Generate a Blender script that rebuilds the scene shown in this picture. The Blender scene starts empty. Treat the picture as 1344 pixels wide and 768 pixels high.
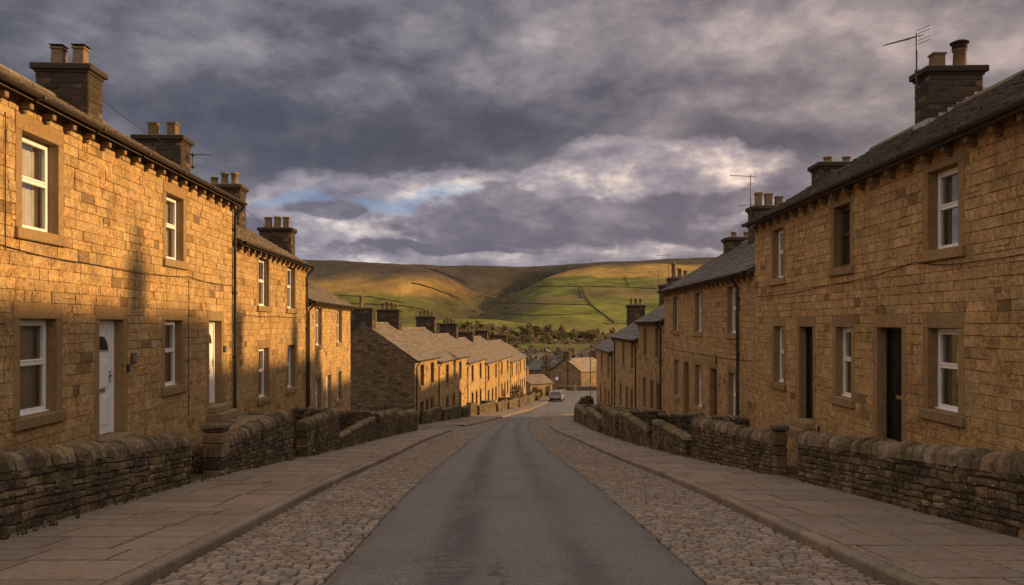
import bpy, math, random
import numpy as np
from mathutils import Vector, Matrix, noise as mnoise

R = random.Random(11)
rnd = R.random
def ru(a, b): return a + (b - a) * R.random()
SC = bpy.context.scene
COL = SC.collection

# ------------------------------------------------------------------ curves along the street
def pchip(xs, ys):
    n = len(xs); h = [xs[i+1]-xs[i] for i in range(n-1)]; d = [(ys[i+1]-ys[i])/h[i] for i in range(n-1)]
    m = [0]*n; m[0] = d[0]; m[-1] = d[-1]
    for i in range(1, n-1):
        if d[i-1]*d[i] > 0:
            w1 = 2*h[i]+h[i-1]; w2 = h[i]+2*h[i-1]
            m[i] = (w1+w2)/(w1/d[i-1]+w2/d[i])
    def f(x):
        if x <= xs[0]: return ys[0] + m[0]*(x-xs[0])
        if x >= xs[-1]: return ys[-1] + m[-1]*(x-xs[-1])
        i = 0
        while x > xs[i+1]: i += 1
        t = (x-xs[i])/h[i]; t2 = t*t; t3 = t2*t
        return (2*t3-3*t2+1)*ys[i]+(t3-2*t2+t)*h[i]*m[i]+(-2*t3+3*t2)*ys[i+1]+(t3-t2)*h[i]*m[i+1]
    return f
ZR = pchip([-60, 0, 7, 14.7, 25.6, 38, 52, 64, 78, 92, 112, 160, 300, 500, 850, 1100, 1600, 6000],
           [6, 0, -.72, -1.47, -2.68, -3.93, -5.17, -6.18, -7.25, -8.15, -9.2, -11.2, -18, -25, -27, -22, -18, -18])
KL = pchip([0, 7, 18, 31, 36, 42, 50, 64, 78, 84, 92, 112, 135, 160], [-3.1, -3.24, -3.55, -3.92, -3.98, -3.78, -3.3, -1.65, .4, 1.4, 2.7, 5.4, 7.4, 7.6])
AL = pchip([0, 7, 14.7, 25.6, 38, 52, 64, 78, 84, 92, 112, 135, 160], [-1.65, -1.69, -1.86, -1.96, -1.88, -1.34, -.61, .95, 1.7, 2.8, 5.45, 7.45, 7.65])
AR = pchip([0, 7, 14.7, 25.6, 38, 47, 52, 56, 64, 72, 78, 82], [1.75, 1.73, 1.62, 1.44, 1.17, 1.05, 1.05, 1.12, 1.5, 2.25, 3.3, 6.6])
KR = pchip([0, 7, 25, 36, 43, 47, 52, 56, 64, 72, 77, 80, 82.5, 84], [3.4, 3.35, 3.2, 3.03, 2.72, 2.54, 2.5, 2.6, 3.12, 4.2, 5.4, 7.0, 9.8, 14])
XL = pchip([0, 8.8, 15, 22, 30, 36, 44, 47], [-5.3, -5.66, -6.0, -6.1, -6.1, -6.05, -5.55, -5.3])
XM = pchip([52, 56, 64, 76, 84, 92, 105, 125], [-6.1, -5.75, -4.6, -2.4, -.8, .9, 2.7, 5.6])
XRW = pchip([0, 8.9, 12.7, 15.4, 22.9, 28.5, 45, 58, 64, 69, 73], [5.75, 5.7, 5.66, 5.5, 5.17, 5.0, 4.72, 4.65, 4.9, 5.5, 6.6])
FL = lambda Y: -6.42 - .05*Y
FR = lambda Y: 6.5 + .0153*Y
ZP = lambda Y: ZR(Y) + .12

# ------------------------------------------------------------------ objects
def tag(o, label=None, cat=None, group=None, kind=None):
    if label: o['label'] = label
    if cat: o['category'] = cat; o['kind'] = 'thing'
    if group: o['group'] = group
    if kind: o['kind'] = kind
    return o
def thing(name, label, cat, loc=(0, 0, 0), rz=0, group=None):
    o = bpy.data.objects.new(name, None); COL.objects.link(o)
    o.location = loc; o.rotation_euler = (0, 0, rz); o.empty_display_size = .2
    return tag(o, label, cat, group)
def copy_tree(o, parent=None):
    c = o.copy(); COL.objects.link(c); c.parent = parent
    for ch in [x for x in o.children]: copy_tree(ch, c)
    return c

class MB:
    def __init__(s): s.v = []; s.f = []; s.c = []; s.sm = []
    def add(s, vs, fs, col=(1, 1, 1), smooth=False):
        o = len(s.v); s.v.extend(tuple(p) for p in vs)
        for f in fs: s.f.append(tuple(i+o for i in f)); s.c.append(col); s.sm.append(smooth)
    def quad(s, a, b, c, d, col=(1, 1, 1)): s.add([a, b, c, d], [(0, 1, 2, 3)], col)
    def box(s, x0, x1, y0, y1, z0, z1, col=(1, 1, 1), bev=0.0, M=None, jit=0.0):
        cx, cy, cz = (x0+x1)/2, (y0+y1)/2, (z0+z1)/2; hx, hy, hz = (x1-x0)/2, (y1-y0)/2, (z1-z0)/2
        b = min(bev, hx*.9, hy*.9, hz*.9)
        vs = []; idx = {}
        for sx in (-1, 1):
            for sy in (-1, 1):
                for sz in (-1, 1):
                    j = [ru(-jit, jit) for _ in range(3)] if jit else (0, 0, 0)
                    k = (sx, sy, sz)
                    if b <= 0:
                        idx[k] = (len(vs),)*3; vs.append((cx+sx*hx+j[0], cy+sy*hy+j[1], cz+sz*hz+j[2]))
                    else:
                        idx[k] = (len(vs), len(vs)+1, len(vs)+2)
                        vs += [(cx+sx*hx+j[0], cy+sy*(hy-b)+j[1], cz+sz*(hz-b)+j[2]),
                               (cx+sx*(hx-b)+j[0], cy+sy*hy+j[1], cz+sz*(hz-b)+j[2]),
                               (cx+sx*(hx-b)+j[0], cy+sy*(hy-b)+j[1], cz+sz*hz+j[2])]
        fs = []
        for sg in (-1, 1):
            q = [(sg, -1, -1), (sg, 1, -1), (sg, 1, 1), (sg, -1, 1)]
            fs.append([idx[k][0] for k in (q if sg > 0 else q[::-1])])
            q = [(-1, sg, -1), (-1, sg, 1), (1, sg, 1), (1, sg, -1)]
            fs.append([idx[k][1] for k in (q if sg > 0 else q[::-1])])
            q = [(-1, -1, sg), (1, -1, sg), (1, 1, sg), (-1, 1, sg)]
            fs.append([idx[k][2] for k in (q if sg > 0 else q[::-1])])
        if b > 0:
            def emit(f):
                ps = [Vector(vs[i]) for i in f]; cc = sum(ps, Vector())/len(ps)
                nn = (ps[1]-ps[0]).cross(ps[2]-ps[0])
                fs.append(f if nn.dot(cc-Vector((cx, cy, cz))) > 0 else f[::-1])
            for s1 in (-1, 1):
                for s2 in (-1, 1):
                    emit([idx[(s1, s2, -1)][0], idx[(s1, s2, 1)][0], idx[(s1, s2, 1)][1], idx[(s1, s2, -1)][1]])
                    emit([idx[(s1, -1, s2)][0], idx[(s1, 1, s2)][0], idx[(s1, 1, s2)][2], idx[(s1, -1, s2)][2]])
                    emit([idx[(-1, s1, s2)][1], idx[(1, s1, s2)][1], idx[(1, s1, s2)][2], idx[(-1, s1, s2)][2]])
            for k in idx: emit(list(idx[k]))
        if M: vs = [M @ Vector(p) for p in vs]
        s.add(vs, fs, col)
    def tube(s, pts, r, n=8, col=(1, 1, 1), caps=True):
        pts = [Vector(p) for p in pts]; rings = []; vs = []
        for i, p in enumerate(pts):
            t = (pts[min(i+1, len(pts)-1)]-pts[max(i-1, 0)]).normalized()
            a = t.cross(Vector((0, 0, 1)))
            if a.length < .05: a = t.cross(Vector((1, 0, 0)))
            a.normalize(); b = a.cross(t)
            rr = r[i] if isinstance(r, (list, tuple)) else r
            for k in range(n):
                an = 2*math.pi*k/n; vs.append(p + a*math.cos(an)*rr + b*math.sin(an)*rr)
        fs = []
        for i in range(len(pts)-1):
            for k in range(n):
                fs.append((i*n+k, i*n+(k+1) % n, (i+1)*n+(k+1) % n, (i+1)*n+k))
        s.add(vs, fs, col, True)
        if caps:
            s.add(vs[:n], [tuple(range(n))[::-1]], col); s.add(vs[-n:], [tuple(range(n))], col)
    def lathe(s, c, prof, n=14, col=(1, 1, 1), square=False):
        vs = []
        for (r, z) in prof:
            for k in range(n):
                a = 2*math.pi*(k+.5)/n; f = 1.0
                if square: f = 1/max(abs(math.cos(a)), abs(math.sin(a)))
                vs.append((c[0]+r*f*math.cos(a), c[1]+r*f*math.sin(a), c[2]+z))
        fs = []
        for i in range(len(prof)-1):
            for k in range(n): fs.append((i*n+k, i*n+(k+1) % n, (i+1)*n+(k+1) % n, (i+1)*n+k))
        s.add(vs, fs, col, not square)
        s.add(vs[-n:], [tuple(range(n))], col)
    def build(s, name, m, parent=None, mesh_only=False):
        me = bpy.data.meshes.new(name); me.from_pydata(s.v, [], s.f)
        if s.f:
            at = me.attributes.new('tint', 'FLOAT_COLOR', 'FACE')
            arr = np.ones((len(s.f), 4), dtype=np.float32); arr[:, :3] = np.array(s.c, dtype=np.float32)
            at.data.foreach_set('color', arr.ravel())
            me.polygons.foreach_set('use_smooth', s.sm)
        me.materials.append(m); me.update()
        if mesh_only: return me
        return link(name, me, parent)
def link(name, me, parent=None, loc=None):
    o = bpy.data.objects.new(name, me); COL.objects.link(o)
    if parent: o.parent = parent
    if loc: o.location = loc
    return o

# ------------------------------------------------------------------ materials
class NT:
    def __init__(s, tree): s.t = tree; s.n = tree.nodes; s.l = tree.links
    def node(s, ty, **kw):
        nd = s.n.new(ty)
        for k, v in kw.items(): setattr(nd, k, v)
        return nd
    def set(s, sock, v):
        if hasattr(v, 'is_output') or isinstance(v, bpy.types.NodeSocket): s.l.new(v, sock)
        else: sock.default_value = v
    def math(s, op, a, b=0.0, c=0.0):
        nd = s.n.new('ShaderNodeMath'); nd.operation = op
        s.set(nd.inputs[0], a); s.set(nd.inputs[1], b); s.set(nd.inputs[2], c); return nd.outputs[0]
    def add(s, a, b): return s.math('ADD', a, b)
    def mul(s, a, b): return s.math('MULTIPLY', a, b)
    def smooth(s, v, a, b, t0=0., t1=1.):
        nd = s.n.new('ShaderNodeMapRange'); nd.interpolation_type = 'SMOOTHSTEP'
        s.set(nd.inputs[0], v); s.set(nd.inputs[1], a); s.set(nd.inputs[2], b); s.set(nd.inputs[3], t0); s.set(nd.inputs[4], t1); return nd.outputs[0]
    def lin(s, v, a, b, t0=0., t1=1.):
        nd = s.n.new('ShaderNodeMapRange')
        s.set(nd.inputs[0], v); s.set(nd.inputs[1], a); s.set(nd.inputs[2], b); s.set(nd.inputs[3], t0); s.set(nd.inputs[4], t1); return nd.outputs[0]
    def noise(s, vec, scale, detail=4, rough=.55, dist=0., color=False):
        nd = s.n.new('ShaderNodeTexNoise'); s.set(nd.inputs['Vector'], vec)
        nd.inputs['Scale'].default_value = scale; nd.inputs['Detail'].default_value = detail
        nd.inputs['Roughness'].default_value = rough; nd.inputs['Distortion'].default_value = dist
        return nd.outputs['Color' if color else 'Fac']
    def mix(s, f, a, b, bt='MIX'):
        nd = s.n.new('ShaderNodeMix'); nd.data_type = 'RGBA'; nd.blend_type = bt
        s.set(nd.inputs[0], f); s.set(nd.inputs[6], c4(a)); s.set(nd.inputs[7], c4(b)); return nd.outputs[2]
    def ramp(s, f, stops):
        nd = s.n.new('ShaderNodeValToRGB'); s.l.new(f, nd.inputs[0]); el = nd.color_ramp.elements
        while len(el) < len(stops): el.new(.5)
        for e, (p, c) in zip(el, stops): e.position = p; e.color = c4(c)
        return nd.outputs[0]
    def vmul(s, v, k):
        nd = s.n.new('ShaderNodeVectorMath'); nd.operation = 'MULTIPLY'; s.set(nd.inputs[0], v); s.set(nd.inputs[1], k); return nd.outputs[0]
    def bump(s, h, strength, dist=.02):
        nd = s.n.new('ShaderNodeBump'); nd.inputs['Strength'].default_value = strength; nd.inputs['Distance'].default_value = dist
        s.l.new(h, nd.inputs['Height']); return nd.outputs[0]
def c4(c):
    if isinstance(c, (tuple, list)) and len(c) == 3: return (c[0], c[1], c[2], 1)
    return c
def new_mat(name):
    m = bpy.data.materials.new(name); m.use_nodes = True
    t = NT(m.node_tree); b = t.n['Principled BSDF']
    return m, t, b
def stone_mat(name, base=(1, 1, 1), soot=.5, soot_col=(.06, .045, .03), soot_scale=.9, grain=.35, bump=.35, rough=.93, lichen=0.0, soot_lo=.5, soot_hi=.72, pits=.55, streaks=.0):
    m, t, b = new_mat(name)
    pos = t.node('ShaderNodeNewGeometry').outputs['Position']
    at = t.node('ShaderNodeAttribute', attribute_name='tint').outputs['Color']
    col = t.mix(1.0, at, base, 'MULTIPLY')
    g1 = t.noise(pos, 24, 4, .75); g2 = t.noise(pos, 8, 4, .65); g3 = t.noise(pos, 2.2, 5, .6)
    gg = t.add(t.mul(g1, .6), t.mul(g2, .4))
    f = t.lin(gg, .36, .64, 1-grain, 1+grain*.8)
    fc = t.node('ShaderNodeCombineColor'); [t.l.new(f, fc.inputs[i]) for i in range(3)]
    col = t.mix(1.0, col, fc.outputs[0], 'MULTIPLY')
    pit = t.mul(t.smooth(t.noise(pos, 15, 5, .78), .5, .62), t.smooth(g3, .38, .6, .15, 1.0))
    col = t.mix(t.mul(pit, pits), col, soot_col)
    drip = t.mul(t.smooth(t.noise(t.vmul(pos, (2.6, 2.6, .22)), 1.0, 6, .6), .55, .7), streaks)
    col = t.mix(drip, col, soot_col)
    # warm / cool drift across the masonry
    col = t.mix(t.smooth(g3, .42, .62, 0, .35), col, t.mix(1.0, col, (1.12, .9, .68), 'MULTIPLY'))
    s1 = t.noise(pos, soot_scale, 7, .68, .4)
    sf = t.mul(t.smooth(t.add(t.mul(s1, .7), t.mul(g2, .3)), soot_lo, soot_hi), soot)
    col = t.mix(sf, col, soot_col)
    if lichen > 0:
        lf = t.mul(t.smooth(t.noise(pos, 16, 3, .6), .62, .68), lichen)
        col = t.mix(lf, col, (.34, .31, .25))
    t.l.new(col, b.inputs['Base Color']); b.inputs['Roughness'].default_value = rough
    b.inputs['Specular IOR Level'].default_value = .25
    t.l.new(t.bump(gg, bump, .03), b.inputs['Normal'])
    return m
def plain_mat(name, col, rough=.6, spec=.4, noise_amt=.12, scale=20, metal=0.0, bump=0.0):
    m, t, b = new_mat(name)
    pos = t.node('ShaderNodeNewGeometry').outputs['Position']
    n = t.noise(pos, scale, 4, .6)
    a = tuple(c*(1-noise_amt) for c in col); d = tuple(min(1, c*(1+noise_amt)) for c in col)
    t.l.new(t.mix(t.smooth(n, .3, .7), a, d), b.inputs['Base Color'])
    b.inputs['Roughness'].default_value = rough; b.inputs['Specular IOR Level'].default_value = spec; b.inputs['Metallic'].default_value = metal
    if bump: t.l.new(t.bump(n, bump, .02), b.inputs['Normal'])
    return m
M = {}
M['stone'] = stone_mat('coursed_sandstone', soot=.62, soot_col=(.12, .072, .034), soot_scale=1.6, grain=.55, bump=.9, soot_lo=.49, soot_hi=.66, pits=.85, streaks=.4)
M['dressed'] = stone_mat('dressed_sandstone', soot=.55, soot_col=(.09, .06, .035), soot_scale=1.6, grain=.22, bump=.22)
M['gable'] = stone_mat('weathered_gable_stone', soot=.7, soot_col=(.05, .038, .027), grain=.4, bump=.5)
M['chimney'] = stone_mat('sooty_chimney_stone', soot=.75, soot_col=(.035, .028, .022), soot_scale=1.3, grain=.35, bump=.5, soot_lo=.42, soot_hi=.66)
M['rubble'] = stone_mat('drystone_rubble', soot=.85, soot_col=(.029, .026, .015), soot_scale=1.1, grain=.45, bump=.9, lichen=.6, soot_lo=.4, soot_hi=.64)
M['coping'] = stone_mat('mossy_coping_stone', soot=.75, soot_col=(.042, .039, .017), soot_scale=2.2, grain=.45, bump=.9, lichen=.75, soot_lo=.42, soot_hi=.68)
M['slate'] = stone_mat('stone_slate', soot=.5, soot_col=(.035, .033, .028), soot_scale=1.2, grain=.28, bump=.35, rough=.78, lichen=.25)
M['flag'] = stone_mat('york_flagstone', soot=.55, soot_col=(.07, .058, .046), soot_scale=.8, grain=.28, bump=.25, rough=.85)
M['sett'] = stone_mat('stone_setts', soot=.55, soot_col=(.05, .042, .035), soot_scale=.7, grain=.28, bump=.4, rough=.8)
M['pot'] = stone_mat('chimney_pot_clay', soot=.5, soot_col=(.06, .04, .025), soot_scale=5, grain=.2, bump=.1)
M['upvc'] = plain_mat('white_upvc', (.74, .73, .73), .35, .5, .05, 6)
M['black_door'] = plain_mat('black_door_paint', (.008, .0075, .008), .45, .2, .3, 30)
M['brown_door'] = plain_mat('brown_door_paint', (.05, .025, .014), .45, .5, .3, 30)
M['black_metal'] = plain_mat('black_iron', (.014, .013, .013), .5, .5, .3, 30)
M['gutter'] = plain_mat('painted_gutter', (.045, .035, .03), .5, .45, .4, 14)
M['steel'] = plain_mat('galvanised_steel', (.28, .26, .25), .45, .5, .2, 30, .8)
M['lead'] = plain_mat('lead_flashing', (.30, .29, .29), .6, .4, .25, 20)
M['curtain'] = plain_mat('net_curtain', (.62, .57, .52), .9, .1, .1, 5)
M['drape'] = plain_mat('dark_drape', (.18, .13, .11), .95, .1, .2, 9)
M['earth'] = plain_mat('yard_earth', (.075, .055, .035), .95, .1, .45, 5, 0, .6)
M['cable'] = plain_mat('black_cable', (.02, .018, .016), .7, .3, .1, 10)
M['rubber'] = plain_mat('tyre_rubber', (.012, .012, .012), .85, .3, .1, 20)
M['chrome'] = plain_mat('bright_metal', (.6, .58, .55), .25, .5, .05, 20, 1.0)
M['twig'] = plain_mat('bark', (.06, .045, .032), .95, .1, .3, 12)

def leaf_mat(name, c0, c1, c2):
    m, t, b = new_mat(name)
    at = t.node('ShaderNodeAttribute', attribute_name='tint').outputs['Fac']
    oi = t.node('ShaderNodeObjectInfo').outputs['Random']
    f = t.math('FRACT', t.add(at, t.mul(oi, .35)))
    t.l.new(t.ramp(f, [(0, c0), (.5, c1), (1, c2)]), b.inputs['Base Color'])
    b.inputs['Roughness'].default_value = .8; b.inputs['Specular IOR Level'].default_value = .15
    return m
M['leaf_olive'] = leaf_mat('olive_leaves', (.07, .075, .025), (.11, .105, .036), (.14, .105, .042))
M['leaf_brown'] = leaf_mat('bare_brown_twigs', (.09, .066, .04), (.125, .09, .052), (.16, .115, .062))
M['leaf_green'] = leaf_mat('dull_green_leaves', (.065, .085, .025), (.1, .12, .032), (.14, .145, .042))
M['leaf_hedge'] = leaf_mat('hedge_leaves', (.028, .03, .013), (.05, .045, .018), (.075, .055, .025))
M['grass'] = leaf_mat('short_weeds', (.03, .04, .012), (.05, .06, .018), (.085, .07, .03))
M['dead_leaf'] = leaf_mat('fallen_leaf', (.22, .11, .03), (.32, .17, .04), (.4, .26, .06))

def glass_mat(name, tint=(.9, .9, .88)):
    m, t, b = new_mat(name)
    t.n.remove(b)
    out = t.n['Material Output']
    tr = t.node('ShaderNodeBsdfTransparent'); tr.inputs[0].default_value = c4(tint)
    gl = t.node('ShaderNodeBsdfGlossy'); gl.inputs['Roughness'].default_value = .015; gl.inputs['Color'].default_value = (.95, .95, .95, 1)
    pos = t.node('ShaderNodeNewGeometry').outputs['Position']
    bm = t.bump(t.noise(pos, 2.5, 1), .05, .02); t.l.new(bm, gl.inputs['Normal'])
    fr = t.node('ShaderNodeFresnel'); fr.inputs[0].default_value = 1.6
    mx = t.node('ShaderNodeMixShader'); t.l.new(t.math('MINIMUM', t.mul(fr.outputs[0], 2.4), 1.0), mx.inputs[0]); t.l.new(tr.outputs[0], mx.inputs[1]); t.l.new(gl.outputs[0], mx.inputs[2])
    t.l.new(mx.outputs[0], out.inputs[0]); return m
M['glass'] = glass_mat('window_glass')

def asphalt_mat():
    m, t, b = new_mat('worn_asphalt')
    pos = t.node('ShaderNodeNewGeometry').outputs['Position']
    ac = t.node('ShaderNodeAttribute', attribute_name='across').outputs['Fac']
    fine = t.noise(pos, 34, 4, .85); mid = t.noise(pos, 6, 4, .6); big = t.noise(pos, .5, 4, .6, .5)
    st = t.vmul(pos, (1.4, .22, 1)); streak = t.noise(st, 1.6, 6, .65, .6)
    col = t.mix(t.smooth(fine, .36, .64), (.045, .042, .041), (.168, .156, .151))
    col = t.mix(t.smooth(big, .4, .65, 0, .35), col, (.07, .06, .056))
    # tyre-worn wheel tracks: two darker bands of the surface itself
    tr1 = t.smooth(t.math('ABSOLUTE', t.add(ac, -.33)), .0, .13, 1, 0)
    tr2 = t.smooth(t.math('ABSOLUTE', t.add(ac, -.7)), .0, .12, .7, 0)
    across = t.noise(t.vmul(pos, (.7, 7, 1)), 2.2, 6, .7, .3)
    wear = t.mul(t.add(tr1, tr2), t.add(t.add(t.smooth(streak, .4, .6, 0, .5), .22), t.smooth(across, .5, .62, 0, .6)))
    col = t.mix(t.math('MINIMUM', t.mul(wear, 1.25), .92), col, (.034, .03, .029))
    col = t.mix(t.mul(t.smooth(t.noise(st, .9, 5, .7, 1.5), .6, .68), .35), col, (.045, .04, .038))
    vo = t.node('ShaderNodeTexVoronoi', feature='DISTANCE_TO_EDGE'); vo.inputs['Scale'].default_value = .55
    wp = t.node('ShaderNodeVectorMath', operation='ADD'); t.l.new(t.vmul(pos, (1, .5, 1)), wp.inputs[0]); t.l.new(t.vmul(t.noise(pos, 1.8, 4, .6, 0, True), (.7, .7, 0)), wp.inputs[1]); t.l.new(wp.outputs[0], vo.inputs['Vector'])
    crack = t.mul(t.smooth(vo.outputs['Distance'], .003, .012, 1, 0), t.smooth(big, .5, .6))
    col = t.mix(t.mul(crack, .8), col, (.022, .019, .018))
    edge = t.add(t.smooth(ac, .0, .06, 1, 0), t.smooth(ac, .94, 1.0, 0, 1))
    col = t.mix(t.mul(t.mul(edge, t.smooth(mid, .35, .6)), .8), col, (.06, .05, .04))
    t.l.new(col, b.inputs['Base Color']); b.inputs['Roughness'].default_value = .62; b.inputs['Specular IOR Level'].default_value = .5
    t.l.new(t.bump(t.add(t.mul(fine, .7), mid), .35, .012), b.inputs['Normal'])
    return m
M['asphalt'] = asphalt_mat()

# ------------------------------------------------------------------ masonry
def jit(c, lo=.78, hi=1.16, hue=.05):
    k = ru(lo, hi); return (c[0]*k*(1+ru(-hue, hue)), c[1]*k, c[2]*k*(1+ru(-hue, hue)*1.5))
HT = [1.0, 1.0, 1.0]
def house_tint():
    c = house_tint0(); return (c[0]*HT[0], c[1]*HT[1], c[2]*HT[2])
def house_tint0():
    r = rnd()
    if r < .03: return jit((.23, .15, .073), .85, 1.1)
    if r < .16: return jit((.38, .25, .115), .92, 1.06)
    if r < .25: return jit((.48, .325, .158), .96, 1.05)
    return jit((.435, .287, .132), .91, 1.09, .03)
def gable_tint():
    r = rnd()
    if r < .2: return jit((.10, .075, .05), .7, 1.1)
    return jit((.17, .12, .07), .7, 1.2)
def chim_tint():
    return jit((.16, .11, .065), .8, 1.1) if rnd() < .14 else jit((.06, .043, .031), .55, 1.35)
def rubble_tint():
    r = rnd()
    if r < .2: return jit((.085, .065, .045), .7, 1.1)
    if r < .32: return jit((.26, .19, .11), .85, 1.1)
    return jit((.17, .122, .074), .7, 1.2)
def stone_block(mb, P, u0, u1, w0, w1, D, inset, col, gap=.004, pillow=False, j=.006):
    u0 += gap; u1 -= gap; w0 += gap; w1 -= gap
    if u1-u0 < .02 or w1-w0 < .02: return
    inset = min(inset, (u1-u0)*.3, (w1-w0)*.3)
    def ring(i, d, jj): return [P(u+ru(-jj, jj), w+ru(-jj, jj), d+ru(-jj, jj)*.5) for u, w in ((u0+i, w0+i), (u1-i, w0+i), (u1-i, w1-i), (u0+i, w1-i))]
    if pillow:
        vs = ring(0, 0, 0)+ring(inset*.3, D*.65, j)+ring(inset*1.2, D, j); n = 3
    else:
        vs = ring(0, 0, 0)+ring(inset, D, j); n = 2
    fs = []
    for k in range(n-1):
        for i in range(4): fs.append((k*4+i, k*4+(i+1) % 4, (k+1)*4+(i+1) % 4, (k+1)*4+i))
    o = (n-1)*4; fs.append((o, o+1, o+2, o+3))
    mb.add(vs, fs, col)
def levels(z0, z1, breaks, hc):
    ks = sorted(set([z0, z1]+[b for b in breaks if z0+.05 < b < z1-.05])); kk = [ks[0]]
    for b in ks[1:]:
        if b-kk[-1] > .06: kk.append(b)
    kk[-1] = z1
    out = [z0]
    for a, b in zip(kk, kk[1:]):
        n = max(1, round((b-a)/hc)); ws = [ru(.9, 1.1) for _ in range(n)]; s = sum(ws); z = a
        for w in ws: z += (b-a)*w/s; out.append(z)
    return out
def masonry(mb, P, zs, intervals, lr=(.24, .6), D=.012, inset=.006, tint=house_tint, gap=.0022, pillow=False, mortar=(.2, .135, .072), j=.0035, dj=.75):
    off = 0
    for a, b in zip(zs, zs[1:]):
        for (u0, u1) in intervals((a+b)/2):
            if u1-u0 < .01: continue
            mb.quad(P(u0, a, 0), P(u1, a, 0), P(u1, b, 0), P(u0, b, 0), mortar)
            L = u1-u0; cuts = []; u = ru(.3, 1)*lr[0]
            while u < L-lr[0]*.5:
                cuts.append(u); u += ru(*lr)*(1.0 if rnd() > .12 else .55)
            cs = [0]+cuts+[L]
            for c0, c1 in zip(cs, cs[1:]):
                if rnd() < .02 and b-a > .12:
                    k_ = ru(.4, .6)
                    for (q0, q1) in ((a, a+(b-a)*k_), (a+(b-a)*k_, b)): stone_block(mb, P, u0+c0, u0+c1, q0, q1, D*ru(1-dj, 1+dj), inset*ru(.8, 1.3), tint(), gap, pillow, j)
                else: stone_block(mb, P, u0+c0, u0+c1, a, b, D*ru(1-dj, 1+dj), inset*ru(.8, 1.6), tint(), gap, pillow, j)
def minus(L0, L1, holes):
    iv = [(L0, L1)]
    for (a, b) in holes:
        nx = []
        for (p, q) in iv:
            if b <= p or a >= q: nx.append((p, q)); continue
            if a > p: nx.append((p, a))
            if b < q: nx.append((b, q))
        iv = nx
    return iv

# ------------------------------------------------------------------ windows and doors (local: x along facade, y outward, z up, origin at the middle of the opening's bottom)
WC = {}
JW, LH, SH = .16, .24, .17
def dressed(): return jit((.265, .176, .086), .88, 1.1, .03)
def window_meshes(w, h, style):
    key = ('w', round(w, 2), round(h, 2), style)
    if key in WC: return WC[key]
    fw = .066; yb, yf = -.2, -.145
    f = MB(); hw = w/2
    def bar(x0, x1, z0, z1, y0=yb, y1=yf, c=(1, 1, 1)): f.box(x0, x1, y0, y1, z0, z1, c, .006)
    bar(-hw+.002, -hw+fw, .002, h-.002); bar(hw-fw, hw-.002, .002, h-.002)
    bar(-hw+fw, hw-fw, .002, fw+.015); bar(-hw+fw, hw-fw, h-fw, h-.002)
    tz = h*.53
    bar(-hw+fw, hw-fw, tz-.028, tz+.028, yb, yf+.004)
    # upper sash stands proud
    sw = .034
    for (x0, x1, z0, z1) in ((-hw+fw, -hw+fw+sw, tz+.028, h-fw), (hw-fw-sw, hw-fw, tz+.028, h-fw), (-hw+fw+sw, hw-fw-sw, tz+.028, tz+.028+sw), (-hw+fw+sw, hw-fw-sw, h-fw-sw, h-fw)):
        bar(x0, x1, z0, z1, yb+.01, yf+.012)
    bar(-hw-.0, hw+.0, -.0, .022, yf, yf+.05)
    fr = f.build('window', M['brown_door'] if style == 'drape' else M['upvc'], mesh_only=True)
    g = MB(); y = (yb+yf)/2-.01
    g.quad((hw-fw, y, fw), (-hw+fw, y, fw), (-hw+fw, y, h-fw), (hw-fw, y, h-fw)); pane = g.build('pane', M['glass'], mesh_only=True)
    su = MB()
    su.box(-hw-JW, -hw, -.34, .018, 0, h, dressed(), .008, None, .001)
    su.box(hw, hw+JW, -.34, .018, 0, h, dressed(), .008, None, .001)
    su.box(-hw-JW, hw+JW, -.34, .02, h+.001, h+LH, dressed(), .008, None, .001)
    sur = su.build('surround', M['dressed'], mesh_only=True)
    si = MB(); si.box(-hw-JW-.03, hw+JW+.03, -.34, .075, -SH, -.001, jit((.27, .18, .095), .85, 1.1), .014, None, .002)
    sill = si.build('sill', M['dressed'], mesh_only=True)
    cu = MB(); n = 40
    def cloth(x0, x1, z0, z1, amp, yy, waves):
        pts = [(x0+(x1-x0)*i/n, yy+amp*math.sin(i/n*waves*6.28)+amp*.5*math.sin(i*1.7)) for i in range(n+1)]
        for (a, b) in zip(pts, pts[1:]): cu.quad((a[0], a[1], z0), (b[0], b[1], z0), (b[0], b[1], z1), (a[0], a[1], z1))
    if style == 'net': cloth(-hw+.02, hw-.02, .03, h-.02, .018, -.3, 9); cm = M['curtain']
    elif style == 'half': cloth(-hw+.02, hw-.02, .03, h*.54, .018, -.3, 9); cm = M['curtain']
    elif style == 'side': cloth(-hw, -hw+w*.3, 0, h, .03, -.31, 3); cloth(hw-w*.3, hw, 0, h, .03, -.31, 3); cm = M['curtain']
    else: cloth(-hw, -hw+w*.26, 0, h, .03, -.31, 3); cloth(hw-w*.26, hw, 0, h, .03, -.31, 3); cm = M['drape']
    cur = cu.build('curtain', cm, mesh_only=True)
    WC[key] = (fr, pane, sur, sill, cur); return WC[key]
def add_window(root, x, z, w, h, style):
    fr, pane, sur, sill, cur = window_meshes(w, h, style)
    o = link('window', fr, root, (x, 0, z))
    for n, me in (('pane', pane), ('surround', sur), ('sill', sill), ('curtain', cur)): link(n, me, o)
    return o
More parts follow.
